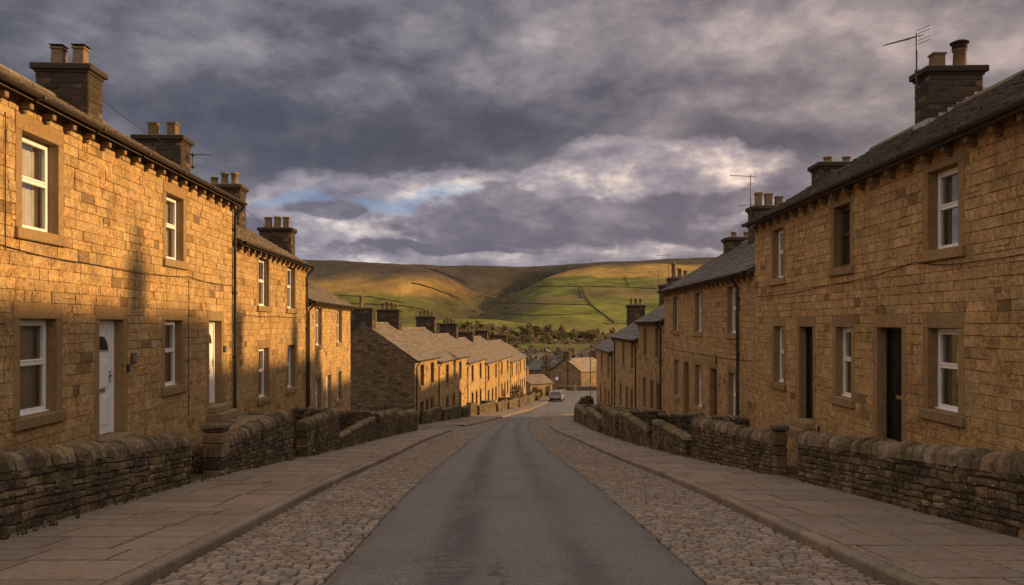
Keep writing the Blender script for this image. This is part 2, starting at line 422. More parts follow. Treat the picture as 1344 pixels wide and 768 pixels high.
def door_meshes(w, h, style):
    key = ('d', round(w, 2), round(h, 2), style)
    if key in WC: return WC[key]
    hw = w/2; white = style == 'white'; yb, yf = -.23, -.185
    fm = M['upvc'] if white else M['black_door'] if style == 'black' else M['brown_door']
    fr = MB(); fw = .065
    for a in ((-hw+.002, -hw+fw, 0, h-.002), (hw-fw, hw-.002, 0, h-.002), (-hw+fw, hw-fw, h-fw, h-.002)):
        fr.box(a[0], a[1], yb-.02, yf+.03, a[2], a[3], (1, 1, 1), .006)
    frame = fr.build('door_frame', fm, mesh_only=True)
    d = MB(); x0, x1 = -hw+fw+.004, hw-fw-.004; dw = x1-x0; dh = h-fw-.012
    d.box(x0, x1, yb, yf, .012, dh, (1, 1, 1), .006)
    for (a, b, z0, z1) in ((.12, .46, .08, .36), (.54, .88, .08, .36), (.12, .46, .42, .68), (.54, .88, .42, .68)) + (((.12, .46, .74, .93), (.54, .88, .74, .93)) if not white else ()):
        X0, X1, Z0, Z1 = x0+dw*a, x0+dw*b, dh*z0, dh*z1
        d.box(X0, X1, yf-.004, yf+.010, Z0, Z1, (1, 1, 1), .009)
        d.box(X0+.035, X1-.035, yf+.006, yf+.017, Z0+.035, Z1-.035, (1, 1, 1), .007)
    door = d.build('door', fm, mesh_only=True)
    parts = [('door_frame', frame)]
    if white:   # arched fanlight glass
        g = MB(); pts = []; r = dw*.33; cz = dh*.76
        for k in range(13):
            a = math.pi*k/12; pts.append((r*math.cos(a), r*math.sin(a)*.95))
        vs = [(p[0], yf+.004, cz+p[1]) for p in pts]; vs2 = [(p[0], yf+.001, cz+p[1]) for p in pts]
        g.add(vs, [tuple(range(13))]); parts.append(('fanlight', g.build('fanlight', M['glass_dark'], mesh_only=True)))
        b = MB(); b.tube([(p[0]*1.04, yf+.008, cz+p[1]*1.04) for p in pts]+[(pts[0][0]*1.04, yf+.008, cz)], .012, 6); parts.append(('fanlight_bead', b.build('fanlight_bead', M['upvc'], mesh_only=True)))
    hd = MB(); hx = x0+dw*.08
    hd.box(hx-.018, hx+.018, yf, yf+.012, dh*.46, dh*.57, (1, 1, 1), .004); hd.box(hx-.01, hx+.1, yf+.03, yf+.05, dh*.52, dh*.535, (1, 1, 1), .006); hd.box(hx-.01, hx+.01, yf, yf+.04, dh*.52, dh*.535)
    parts.append(('handle', hd.build('handle', M['chrome'], mesh_only=True)))
    lb = MB(); lb.box(-.13, .13, yf+.008, yf+.02, dh*.385, dh*.405+.03, (1, 1, 1), .004); lb.box(-.1, .1, yf+.02, yf+.026, dh*.39, dh*.40+.02, (.3, .3, .3), .002)
    parts.append(('letter_plate', lb.build('letter_plate', M['chrome'], mesh_only=True)))
    su = MB()
    su.box(-hw-JW, -hw, -.4, .018, 0, h, dressed(), .008, None, .001); su.box(hw, hw+JW, -.4, .018, 0, h, dressed(), .008, None, .001)
    su.box(-hw-JW, hw+JW, -.4, .02, h+.001, h+LH, dressed(), .008, None, .001)
    parts.append(('surround', su.build('surround', M['dressed'], mesh_only=True)))
    st = MB(); st.box(-hw-.1, hw+.1, -.4, .22, -.16, -.001, jit((.24, .17, .1)), .015, None, .003)
    st.box(-hw-.16, hw+.16, -.1, .4, -.36, -.162, jit((.24, .17, .1)), .015, None, .003)
    parts.append(('doorstep', st.build('doorstep', M['dressed'], mesh_only=True)))
    WC[key] = (door, parts); return WC[key]
def add_door(root, x, z, w, h, style):
    d, parts = door_meshes(w, h, style)
    o = link('door', d, root, (x, 0, z))
    for n, me in parts: link(n, me, o)
    return o
M['glass_dark'] = plain_mat('dark_leaded_glass', (.03, .028, .03), .08, .6, .3, 30)

# ------------------------------------------------------------------ chimneys
PC = {}
def pot_mesh(style, h):
    k = (style, round(h, 2))
    if k in PC: return PC[k]
    p = MB(); c = jit((.19, .125, .072), .8, 1.15)
    if style == 'square':
        p.lathe((0, 0, 0), [(.13, 0), (.125, h*.82), (.15, h*.84), (.15, h*.94), (.12, h*.96), (.12, h*.7)], 4, c, True)
    elif style == 'capped':
        p.lathe((0, 0, 0), [(.15, 0), (.15, .1), (.13, .12), (.12, h*.8), (.15, h*.82), (.15, h*.9), (.1, h*.91)], 4, c, True)
        for sx in (-1, 1):
            for sy in (-1, 1): p.box(sx*.1-.01, sx*.1+.01, sy*.1-.01, sy*.1+.01, h*.9, h*.97, (.05, .04, .035))
        p.box(-.17, .17, -.17, .17, h*.97, h, (.05, .04, .035), .01)
    elif style == 'cowl':
        p.lathe((0, 0, 0), [(.17, 0), (.15, .05), (.135, h*.62), (.16, h*.64), (.16, h*.67), (.12, h*.68)], 16, c)
        for i in range(4): p.lathe((0, 0, h*(.66+.055*i)), [(.13, 0), (.165, .012), (.165, .022), (.13, .03)], 16, (.06, .045, .035))
        p.lathe((0, 0, h*.86), [(.05, 0), (.2, .0), (.21, .03), (.13, h*.09), (.02, h*.14)], 16, (.055, .04, .03))
    else:
        p.lathe((0, 0, 0), [(.15, 0), (.145, .07), (.125, .1), (.115, h*.8), (.145, h*.83), (.15, h*.92), (.14, h), (.1, h), (.095, h*.75)], 14, c)
    PC[k] = p.build('chimney_pot', M['pot'], mesh_only=True); return PC[k]
def add_chimney(root, x, y, z0, z1, wx, wy, pots, tint=chim_tint, base_z=None, flashing=False, D=.012):
    """stack centred at local x,y; wx across the ridge (local y), wy along the street (local x)"""
    mb = MB(); hx, hy = wy/2, wx/2; zt = z1-.22
    zs = levels(z0, zt, [], .135)
    faces = [(lambda u, w, d: (x-hx+u, y+hy+d, w), wy), (lambda u, w, d: (x+hx-u, y-hy-d, w), wy), (lambda u, w, d: (x+hx+d, y+hy-u, w), wx), (lambda u, w, d: (x-hx-d, y-hy+u, w), wx)]
    for P, L in faces:
        masonry(mb, P, zs, lambda zz, L=L: [(0, L)], (.2, .42), D, .011, tint, .0085, True, (.1, .077, .054), .004)
    mb.box(x-hx-.04, x+hx+.04, y-hy-.04, y+hy+.04, zt, zt+.06, tint(), .012, None, .004)
    mb.box(x-hx-.1, x+hx+.1, y-hy-.1, y+hy+.1, zt+.062, zt+.2, tint(), .02, None, .006)
    mb.box(x-hx+.05, x+hx-.05, y-hy+.05, y+hy-.05, zt+.2, z1+.02, (.16, .12, .085), .03, None, .006)
    st = mb.build('chimney_stack', M['chimney'], root)
    n = len(pots)
    for i, (style, h) in enumerate(pots):
        py = y + (((i+.5)/n)-.5)*(wx*.86) if n > 1 else y
        link('chimney_pot', pot_mesh(style, h), st, (x+ru(-.03, .03), py, z1-.03)).rotation_euler = (ru(-.02, .02), ru(-.02, .02), ru(-.12, .12))
    if flashing:
        fb = MB(); zz = base_z
        for i in range(7):
            t = i/6; yy = y+hy-(wx)*t
            fb.box(x-hx-.03, x-hx-.012, yy-wx/6, yy, zz+t*wx*.58-.16, zz+t*wx*.58+.14, (1, 1, 1), .004)
        fb.box(x-hx-.03, x+hx+.03, y+hy+.014, y+hy+.03, zz-.1, zz+.14, (1, 1, 1), .004)
        fb.build('flashing', M['lead'], st)
    return st

# ------------------------------------------------------------------ houses
def tube_obj(name, pts, r, m, parent, n=8):
    b = MB(); b.tube(pts, r, n); return b.build(name, m, parent)
def house(label, A, B, base, eave, ops, chims, D=3.4, s=.575, roof_tint=(.15, .125, .105), gable_near=False, pipe=None, corbels=True, hc=.168, lr=(.22, .5), cat='house', name='stone_house', group=None, cable=None, lod=0, tone=(1, 1, 1), overs=(.03, .03)):
    """A,B: plan points of the facade's ends so that (B-A) turned +90 degrees anticlockwise is the outward side."""
    HT[:] = tone
    A = Vector((A[0], A[1], 0)); B = Vector((B[0], B[1], 0)); L = (B-A).length; rz = math.atan2(B.y-A.y, B.x-A.x)
    root = thing(name, label, cat, (A.x, A.y, base), rz, group)
    H = eave-base
    P = lambda u, w, d: (u, d, w)
    outs = []; breaks = []
    for o in ops:
        x, z, w, h = o['x'], o['z']-base, o['w'], o['h']
        b0 = z-SH if o['k'] == 'w' else z
        outs.append((x-w/2-JW, x+w/2+JW, b0, z+h+LH)); breaks += [b0, z+h+LH]
        if o['k'] == 'd': outs.append((x-w/2, x+w/2, z-.16, z))
    mb = MB(); zs = levels(0, H, breaks, hc)
    masonry(mb, P, zs, lambda zz: minus(0, L, [(a, b) for a, b, c, d in outs if c < zz < d]), lr)
    # gables, back
    ap = H+D*s
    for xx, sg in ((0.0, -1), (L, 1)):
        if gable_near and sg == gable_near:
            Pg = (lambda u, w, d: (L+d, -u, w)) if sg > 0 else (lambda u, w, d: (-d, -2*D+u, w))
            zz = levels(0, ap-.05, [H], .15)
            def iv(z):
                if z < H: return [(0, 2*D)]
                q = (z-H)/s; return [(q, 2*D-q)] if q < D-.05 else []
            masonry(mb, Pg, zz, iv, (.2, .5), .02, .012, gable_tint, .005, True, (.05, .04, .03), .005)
        e = xx-sg*.004
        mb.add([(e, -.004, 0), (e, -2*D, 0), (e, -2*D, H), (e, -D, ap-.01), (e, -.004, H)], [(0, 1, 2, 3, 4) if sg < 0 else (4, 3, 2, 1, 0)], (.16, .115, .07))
    mb.add([(0, -2*D, 0), (L, -2*D, 0), (L, -2*D, H), (0, -2*D, H)], [(0, 1, 2, 3)], (.3, .2, .1))
    wall = mb.build('wall', M['stone'], root)
    # roof
    ov = .24; x0, x1 = -overs[0], L+overs[1]
    rb = MB(); th = .09
    f0 = (ov, H+.05-ov*s); rg = (-D, H+.05+D*s); bk = (-2*D-ov, H+.05-ov*s)
    prof = [f0, rg, bk, (bk[0], bk[1]-th), (rg[0], rg[1]-th), (f0[0], f0[1]-th)]
    va = [(x0, p[0], p[1]) for p in prof]; vb = [(x1, p[0], p[1]) for p in prof]
    dk = tuple(c*.5 for c in roof_tint)
    rb.add(va+vb, [(0, 1, 4, 5), (1, 2, 3, 4), (11, 10, 7, 6), (10, 9, 8, 7)]+[(i, i+6, (i+1) % 6+6, (i+1) % 6) for i in range(6)], dk)
    Lq = (D+ov)*math.sqrt(1+s*s); ex = .21; nq = int(Lq/ex); ex = Lq/nq; k = 1/math.sqrt(1+s*s)
    def RP(x, q, h, side=1):
        y = ov - q*k; z = f0[1]+q*k*s
        y2 = y + h*s*k; z2 = z + h*k
        return (x, y2, z2) if side > 0 else (x, -2*D-y2, z2)
    for side in ((1,) if lod else (1, -1)):
        for i in range(nq):
            q = i*ex; x = x0; ln = q+ex*1.12 if i < nq-1 else q+ex
            while x < x1-.01:
                w = ru(.28, .5)-.12*i/nq
                xe = min(x1, x+w)
                if x1-xe < .12: xe = x1
                a, b = x+.004, xe-.004; t = ru(.028, .042); c = jit(roof_tint, .72, 1.22, .05); dq = ru(-.012, .012)
                p = [RP(a, q+dq, t, side), RP(b, q+dq, t+ru(-.006, .006), side), RP(b, ln, .006, side), RP(a, ln, .006, side), RP(a, q+dq, 0, side), RP(b, q+dq, 0, side)]
                rb.add(p, [(0, 1, 2, 3), (4, 5, 1, 0)] if side > 0 else [(3, 2, 1, 0), (0, 1, 5, 4)], c)
                x = xe
    roof = rb.build('roof', M['slate'], root)
    rt = MB(); x = x0
    while x < x1-.05:
        xe = min(x1, x+.46)
        rt.tube([(x+.004, -D, rg[1]-.03), (xe-.004, -D, rg[1]-.03)], .115, 8, jit((.17, .135, .105), .75, 1.2)); x = xe
    rt.build('ridge_tiles', M['slate'], roof)
    # eaves
    gz = H-.1
    g = MB(); n = 6; ring = []
    for (xx) in (x0, x1):
        for kk in range(n+1):
            a = math.pi*kk/n; ring.append((xx, ov+.075-.062*math.cos(a), gz+.02-.062*math.sin(a)))
    g.add(ring, [(i, i+1, i+n+2, i+n+1) for i in range(n)]+[(n, 0, n+1, 2*n+1)], (1, 1, 1))
    xx = .9
    while xx < L: g.box(xx-.03, xx+.03, ov+.005, ov+.145, gz-.05, gz+.03, (1, 1, 1), .005); xx += 1.85
    g.build('gutter', M['gutter'], root)
    if corbels:
        cb = MB(); cb.box(-.048, .048, -.1, .17, -.03, .075, jit((.22, .15, .085)), .012); cb.box(-.044, .044, -.1, .085, -.085, -.031, jit((.2, .14, .08)), .014)
        me = cb.build('corbel', M['dressed'], mesh_only=True); nn = max(2, round(L/.62))
        for i in range(nn): link('corbel', me, root, ((i+.5)*L/nn, 0, H-.245))
    if pipe is not None:
        for px in pipe:
            pts = [(px, ov+.07, gz-.03), (px, ov+.05, gz-.12), (px, .1, gz-.32), (px, .075, gz-.4), (px, .075, .0)]
            pb = MB(); pb.tube(pts, .04, 8)
            z = H-.8
            while z > .3: pb.box(px-.065, px+.065, .012, .12, z-.03, z+.03, (1, 1, 1), .006); z -= 1.7
            pb.build('drainpipe', M['black_metal'], root)
    for o in ops:
        (add_window if o['k'] == 'w' else add_door)(root, o['x'], o['z']-base, o['w'], o['h'], o['st'])
    for c in chims:
        zb = H+.05+(D+c.get('y', -D))*s*0+D*s-.75
        add_chimney(root, c['x'], c.get('y', -D), zb-.3, c['z']-base, c.get('wx', 1.3), c.get('wy', .75), c['pots'], base_z=H+.05-(c.get('y', -D)+c.get('wx', 1.3)/2)*s, flashing=c.get('fl', False))
    if cable:
        cbm = MB()
        for (pts) in cable:
            out = []
            for (a, b) in zip(pts, pts[1:]):
                for i in range(8):
                    t = i/8; out.append((a[0]+(b[0]-a[0])*t, .03, a[1]-base+(b[1]-a[1])*t-.05*math.sin(math.pi*t)))
            out.append((pts[-1][0], .03, pts[-1][1]-base)); cbm.tube(out, .007, 5)
        cbm.build('wall_cable', M['cable'], root)
    return root

# facade coordinates. Left side: local x runs from the far end towards the near end; right side: from near to far
NL = math.sqrt(1+.05**2); NR = math.sqrt(1+.0153**2)
def Lops(Yfar, rows):
    out = []
    for (k, Ya, Yb, zb, zt, st) in rows:
        out.append(dict(k=k, x=(Yfar-(Ya+Yb)/2)*NL, z=zb, w=(Yb-Ya)*NL, h=zt-zb, st=st))
    return out
def Rops(Ynear, rows):
    return [dict(k=k, x=((Ya+Yb)/2-Ynear)*NR, z=zb, w=(Yb-Ya)*NR, h=zt-zb, st=st) for (k, Ya, Yb, zb, zt, st) in rows]
LH_G = 'houses of the lit left terrace'; RH_G = 'houses of the shaded right terrace'
BROWN = (.155, .125, .1); GREY = (.15, .14, .135)
def left_house(label, Ya, Yb, base, eave, rows, chims, **kw):
    cs = [dict(c, x=(Yb-c['Y'])*NL) for c in chims]
    pipes = [(Yb-y)*NL for y in kw.pop('pipes', [])]
    cab = [[((Yb-y)*NL, z) for y, z in c] for c in kw.pop('cables', [])]
    return house(label, (FL(Yb), Yb), (FL(Ya), Ya), base, eave, Lops(Yb, rows), cs, pipe=pipes, cable=cab, **kw)
def right_house(label, Ya, Yb, base, eave, rows, chims, **kw):
    cs = [dict(c, x=(c['Y']-Ya)*NR) for c in chims]
    pipes = [(y-Ya)*NR for y in kw.pop('pipes', [])]
    cab = [[((y-Ya)*NR, z) for y, z in c] for c in kw.pop('cables', [])]
    return house(label, (FR(Ya), Ya), (FR(Yb), Yb), base, eave, Rops(Ya, rows), cs, pipe=pipes, cable=cab, **kw)

left_house('nearest left stone house with white panelled front door and golden evening light', 5.5, 21.4, -2.2, 4.92,
    [('w', 11.33, 12.33, 2.97, 4.36, 'net'), ('w', 16.67, 17.67, 2.97, 4.36, 'net'), ('w', 11.28, 12.28, .26, 1.67, 'net'), ('w', 16.6, 17.6, .26, 1.67, 'net'),
     ('d', 13.68, 14.64, -.39, 1.67, 'white'), ('d', 19.4, 20.36, -.42, 1.67, 'white'), ('w', 6.6, 7.6, 2.97, 4.36, 'side'), ('w', 6.6, 7.6, .26, 1.67, 'half')],
    [dict(Y=19.2, z=7.72, y=-3.2, wx=1.2, wy=.72, pots=[('capped', .55), ('capped', .55)])],
    pipes=[21.3], cables=[[(10.2, 2.72), (13.5, 2.6), (18, 2.66), (21.2, 2.62)], [(17.95, 2.6), (17.95, -.5)], [(10.9, 2.6), (10.9, 4.5)]], roof_tint=BROWN)
left_house('second left stone house, lower roof, between black drainpipe and third house', 21.4, 30.8, -3.4, 3.9,
    [('w', 23.9, 25.1, 2.14, 3.6, 'half'), ('w', 27.6, 28.8, 2.14, 3.6, 'half'), ('w', 23.9, 25.1, -.68, .85, 'side'), ('w', 27.6, 28.8, -.68, .85, 'half')],
    [dict(Y=24.3, z=7.25, y=-2.95, wx=1.35, wy=.8, pots=[('square', .5), ('square', .5)]), dict(Y=29.5, z=6.7, y=-2.7, wx=1.3, wy=.8, pots=[('round', .32), ('round', .5), ('round', .5)])],
    tone=(.93, .92, .9), pipes=[30.6], cables=[[(21.6, 1.9), (26, 1.85), (30.6, 1.9)]], roof_tint=BROWN)
left_house('third left stone house with small slate roof beside the dark gable', 30.8, 41.9, -4.6, 2.57,
    [('w', 32.7, 33.9, .69, 2.24, 'side'), ('w', 37.8, 39.1, .69, 2.24, 'half'), ('w', 32.5, 33.7, -2.1, -.7, 'net'), ('d', 34.9, 36.2, -2.95, -.7, 'white'), ('w', 37.8, 39.0, -2.1, -.7, 'net')],
    [dict(Y=36.4, z=5.95, y=-2.45, wx=1.4, wy=.8, pots=[('square', .55), ('square', .58), ('square', .56)])],
    tone=(1.05, 1.06, 1.05), pipes=[30.95], roof_tint=BROWN)
R1 = right_house('nearest right stone house with two black doors and overhanging slate roof', 3.0, 22.4, -2.2, 4.47,
    [('w', 11.9, 12.8, 2.76, 4.02, 'side'), ('w', 15.85, 16.7, 2.76, 4.02, 'drape'), ('w', 19.95, 20.8, 2.76, 4.02, 'side'),
     ('w', 11.9, 12.8, .24, 1.53, 'side'), ('w', 15.8, 16.6, .1, 1.53, 'half'), ('w', 19.9, 20.7, .1, 1.53, 'net'),
     ('d', 13.68, 14.64, -.5, 1.53, 'black'), ('d', 17.9, 18.8, -.62, 1.53, 'black'), ('w', 5.5, 6.5, 2.76, 4.02, 'side'), ('w', 5.5, 6.5, .24, 1.53, 'side')],
    [dict(Y=18.3, z=7.42, y=-3.22, wx=1.2, wy=.65, pots=[('cowl', .72), ('square', .42)], fl=True)],
    cables=[[(9, 2.62), (11.3, 2.5), (13.2, 2.62), (17, 2.42), (22.3, 2.36)]], roof_tint=GREY, D=3.3, s=.6)
R2 = right_house('second right stone house stepping down beyond the black-doored one', 22.4, 36.9, -3.9, 3.17,
    [('w', 24.4, 25.4, 1.3, 2.75, 'half'), ('w', 29.1, 30.2, 1.3, 2.75, 'half'), ('w', 33.6, 34.6, 1.3, 2.75, 'side'),
     ('w', 24.4, 25.3, -1.5, .06, 'net'), ('w', 29.1, 30.2, -1.5, .06, 'half'), ('w', 33.5, 34.4, -1.5, .06, 'side'), ('d', 26.85, 27.8, -2.2, .06, 'brown'), ('d', 31.4, 32.4, -2.3, .06, 'brown')],
    [dict(Y=24.95, z=6.6, wx=1.35, wy=.75, pots=[('round', .25), ('round', .25)]), dict(Y=32.0, z=6.3, wx=1.4, wy=.8, pots=[('square', .45), ('square', .58), ('square', .62)]), dict(Y=36.2, z=5.5, wx=1.3, wy=.8, pots=[('round', .3), ('round', .3)])],
    tone=(.94, .95, 1.0), pipes=[24.0], cables=[[(22.6, .55), (30, .5), (36.8, .55)]], roof_tint=GREY, D=3.3, s=.6)
right_house('third right stone house, two upper windows, steep dark slate roof', 36.9, 45.3, -5.2, 1.8,
    [('w', 38.4, 39.4, -.1, 1.4, 'drape'), ('w', 42.2, 43.3, -.1, 1.4, 'drape'), ('w', 38.2, 39.1, -2.9, -1.3, 'drape'), ('d', 40.0, 41.0, -3.6, -1.3, 'brown'), ('w', 42.5, 43.5, -2.9, -1.3, 'drape')],
    [], tone=(.86, .86, .88), pipes=[37.6], roof_tint=GREY, D=3.3, s=.6)
right_house('fourth right stone house, lower slate roof, before the row end', 45.3, 58.0, -6.4, .76,
    [('w', 47.3, 48.4, -1.1, .4, 'drape'), ('w', 51.5, 52.7, -1.1, .4, 'drape'), ('w', 47.6, 48.6, -3.9, -2.4, 'drape'), ('d', 49.8, 50.9, -4.6, -2.4, 'brown'), ('w', 53, 54.2, -3.9, -2.4, 'drape')],
    [dict(Y=50.3, z=4.5, wx=1.3, wy=.8, pots=[('round', .5), ('round', .62), ('round', 1.0)]), dict(Y=54.2, z=4.25, wx=1.1, wy=.8, pots=[('round', .5)])], pipes=[46.0, 56.6], roof_tint=GREY, D=3.3, s=.6)
right_house('last and lowest right stone house at the bend by the lamp pole', 58.0, 71.5, -7.6, -.4,
    [('w', 60.8, 62.0, -2.3, -.8, 'drape'), ('w', 66, 67.2, -2.3, -.8, 'drape'), ('w', 60.6, 61.8, -5.1, -3.6, 'drape'), ('d', 63.2, 64.3, -5.8, -3.6, 'brown'), ('w', 67, 68.2, -5.1, -3.6, 'drape')],
    [dict(Y=70, z=3.25, wx=1.5, wy=.8, pots=[('round', .6), ('round', .6), ('round', .6)])], pipes=[58.4], roof_tint=GREY, D=3.3, s=.6)

# the lower left row, turned with the bend
def Mpt(Y): return (-6.6+.133*(Y-54), Y)
MY = [54, 60.8, 72.5, 82.3, 101.4, 119]
MB_E = [-.83, -1.25, -1.9, -2.45, -3.25]
MB_B = [-6.7, -7.4, -8.2, -9.2, -10.2]
mlab = ['lower row house with broad dark gable wall facing up the street', 'second house of the lower lit row, next to the gable house', 'third house of the lower lit row, mid terrace', 'fourth house of the lower lit row, long slate roof', 'end house of the lower lit row beside the small barn']
NM = math.sqrt(1+.133**2)
for i in range(5):
    Ya, Yb = MY[i], MY[i+1]; ev = MB_E[i]; L = (Yb-Ya)*NM; rows = []
    pr = (.3, .75) if L < 12 else (.13, .4, .64, .9)
    for p in pr: rows.append(dict(k='w', x=L*(1-p), z=ev-1.95, w=1.0, h=1.5, st='drape'))
    for p in pr: rows.append(dict(k='w', x=L*(1-p), z=ev-4.55, w=1.0, h=1.5, st='drape'))
    for p in ((.52,) if L < 12 else (.27, .77)): rows.append(dict(k='d', x=L*(1-p), z=ev-5.2, w=.95, h=2.1, st='brown'))
    ch = [dict(x=.6, z=ev+2.43+(1.1 if i < 3 else .75), wx=1.7, wy=.8, pots=[('round', .5), ('round', .62), ('round', .55), ('round', .4)][:4 if i < 3 else 2])]
    if i == 0: ch.append(dict(x=L-.45, y=-3.9, z=2.7, wx=1.8, wy=.8, pots=[('round', .9)]))
    if i == 3: ch.append(dict(x=L*.55, z=ev+2.43+.75, wx=1.7, wy=.8, pots=[('round', .4), ('round', .8)]))
    house(mlab[i], Mpt(Yb), Mpt(Ya), MB_B[i], ev, rows, ch, D=3.6, s=.675, roof_tint=(.175, .145, .12), gable_near=1 if i == 0 else False, pipe=[L-.3]+([L*.5] if L > 12 else []), corbels=False, hc=.2, lr=(.3, .7), tone=[(.9, .9, .9), (1, 1, 1), (1.06, 1.08, 1.1), (.95, .93, .9), (1.03, 1.03, 1)][i])

exec_after = []
# ------------------------------------------------------------------ street surfaces
def frange(a, b, s):
    n = max(1, int(round((b-a)/s))); return [a+(b-a)*i/n for i in range(n+1)]
def road_mesh():
    Ys = [-25, -15, -8, -4]+frange(0, 30, .12)+frange(30.5, 90, .5)+frange(92, 170, 3); n = 14; v = []; f = []; ac = []
    for Y in Ys:
        a = AL(Y)+.04*mnoise.noise((0, Y*1.7, 3))+.03*mnoise.noise((0, Y*7, 3)); 
        b = (AR(Y) if Y < 80 else 8+ (Y-80)*3.2) + .04*mnoise.noise((9, Y*1.7, 3))+.03*mnoise.noise((9, Y*7, 3))
        if 79 < Y < 90: b = max(AR(Y) if Y < 82 else 0, KR(min(Y, 84)) - .1 if Y > 80 else 0, AR(min(Y, 82)))
        if Y >= 84: b = 14 + (Y-84)*1.6
        for i in range(n+1):
            t = i/n; x = a+(b-a)*t; cr = .05*(1-(2*t-1)**2) if Y < 84 else .02
            v.append((x, Y, ZR(Y)+.004+cr)); ac.append(t if Y < 84 else .5)
    for j in range(len(Ys)-1):
        for i in range(n): f.append((j*(n+1)+i, j*(n+1)+i+1, (j+1)*(n+1)+i+1, (j+1)*(n+1)+i))
    me = bpy.data.meshes.new('road'); me.from_pydata(v, [], f); me.materials.append(M['asphalt'])
    at = me.attributes.new('across', 'FLOAT', 'POINT'); at.data.foreach_set('value', ac)
    o = link('road', me); o['kind'] = 'structure'
road_mesh()
def strip(name, fa, fb, dz, Ya, Yb, mat, col, step=1.0, kind='structure', mb=None):
    m = mb or MB(); Ys = frange(Ya, Yb, step)
    for y0, y1 in zip(Ys, Ys[1:]):
        m.quad((fa(y0), y0, ZR(y0)+dz), (fb(y0), y0, ZR(y0)+dz), (fb(y1), y1, ZR(y1)+dz), (fa(y1), y1, ZR(y1)+dz), col)
    if mb: return m
    o = m.build(name, mat); o['kind'] = kind; return o
def setts(name, fa, fb, Yend):
    m = MB(); strip('', lambda y: fa(y)-.05, lambda y: fb(y)+.05, -.012, -6, Yend, None, (.028, .023, .018), 1.0, mb=m)
    Y = -2.0; row = 0
    while Y < Yend:
        d = ru(.102, .113); a, b = fa(Y+d/2), fb(Y+d/2); W = b-a
        if W < .25: Y += d; continue
        x = -ru(.06, .1)-(.08 if row % 2 else 0)
        while x < W:
            w = ru(.14, .19); x0, x1 = max(0, x), min(W, x+w)
            if x1-x0 > .05:
                g = .0115; z0 = ZR(Y)-.012; z1 = ZR(Y+d)-.01; h = ru(.024, .034); i = .011
                X0, X1, Y0, Y1 = a+x0+g, a+x1-g, Y+g, Y+d-g
                c = jit((.262, .22, .19), .7, 1.18, .035)
                j = lambda: ru(-.004, .004)
                vs = [(X0+j(), Y0+j(), z0), (X1+j(), Y0+j(), z0), (X1+j(), Y1+j(), z1), (X0+j(), Y1+j(), z1)]
                t = [ru(-.004, .004) for _ in range(4)]
                vs += [(X0+.006, Y0+.006, z0+h*.7), (X1-.006, Y0+.006, z0+h*.7), (X1-.006, Y1-.006, z1+h*.7), (X0+.006, Y1-.006, z1+h*.7)]
                vs += [(X0+i*1.5, Y0+i, z0+h+t[0]), (X1-i*1.5, Y0+i, z0+h+t[1]), (X1-i*1.5, Y1-i, z1+h+t[2]), (X0+i*1.5, Y1-i, z1+h+t[3])]
                if x1-x0 < .09: vs = vs[:8]
                fs = []
                for k in range(len(vs)//4-1):
                    for q in range(4): fs.append((k*4+q, k*4+(q+1) % 4, k*4+4+(q+1) % 4, k*4+4+q))
                o = len(vs)-4; fs.append((o, o+1, o+2, o+3)); m.add(vs, fs, c)
            x += w
        Y += d; row += 1
    o = m.build(name, M['sett']); o['kind'] = 'structure'
setts('cobbled_path', lambda y: KL(y)+.0, lambda y: AL(y)-.01, 84)
setts('cobbled_path', lambda y: AR(y)+.01, lambda y: KR(y), 80.5)

def flags(name, fk, fw, Ya, Yb, skips=()):
    """flagstones between the kerb back fk and the wall foot fw, with laid gaps"""
    m = MB(); Ys = frange(Ya, Yb, 1.0)
    for y0, y1 in zip(Ys, Ys[1:]):
        m.quad((fk(y0), y0, ZP(y0)-.012), (fw(y0), y0, ZP(y0)-.012), (fw(y1), y1, ZP(y1)-.012), (fk(y1), y1, ZP(y1)-.012), (.03, .024, .018))
    Y = Ya
    while Y < Yb:
        d = ru(.55, .92)
        if any(a < Y < b for a, b in skips): Y += .25; continue
        W = fw(Y+d/2)-fk(Y+d/2); sg = 1 if W > 0 else -1; W = abs(W); x = -ru(0, .7)
        while x < W:
            w = ru(.75, 1.4); x0, x1 = max(0, x), min(W, x+w)
            if W-x1 < .12: x1 = W
            if x1-x0 > .08:
                g = .0165; i = .006; h = .016+ru(0, .006); sub = [(Y, Y+d)] if rnd() > .12 else [(Y, Y+d*.5), (Y+d*.5, Y+d)]
                for (ya, yb) in sub:
                    def pt(x, y, dz):
                        k = fk(y); ww = fw(y)-k; return (k+ww*(x/W), y, ZP(y)-.012+dz)
                    ja = ru(-.004, .004); jb = ru(-.004, .004)
                    vs = [pt(x0+g, ya+g, 0), pt(x1-g, ya+g, 0), pt(x1-g, yb-g, 0), pt(x0+g, yb-g, 0), pt(x0+g+i, ya+g+i, h+ja), pt(x1-g-i, ya+g+i, h+jb), pt(x1-g-i, yb-g-i, h-ja), pt(x0+g+i, yb-g-i, h-jb)]
                    m.add(vs, [(0, 1, 5, 4), (1, 2, 6, 5), (2, 3, 7, 6), (3, 0, 4, 7), (4, 5, 6, 7)], jit((.212, .174, .146), .84, 1.12, .02))
            x += w if x1 < W else 99
        Y += d
    o = m.build(name, M['flag']); o['kind'] = 'structure'
flags('pavement', lambda y: KL(y)-.15, lambda y: XL(y)-.06, -6, 46.4)
flags('pavement', lambda y: KL(y)-.15, lambda y: XM(y)-.06, 53.2, 122)
flags('pavement', lambda y: KR(y)+.15, lambda y: XRW(y)+.06 if y < 73 else max(XRW(73)+.06+(y-73)*1.0, KR(y)+.3), -6, 80)
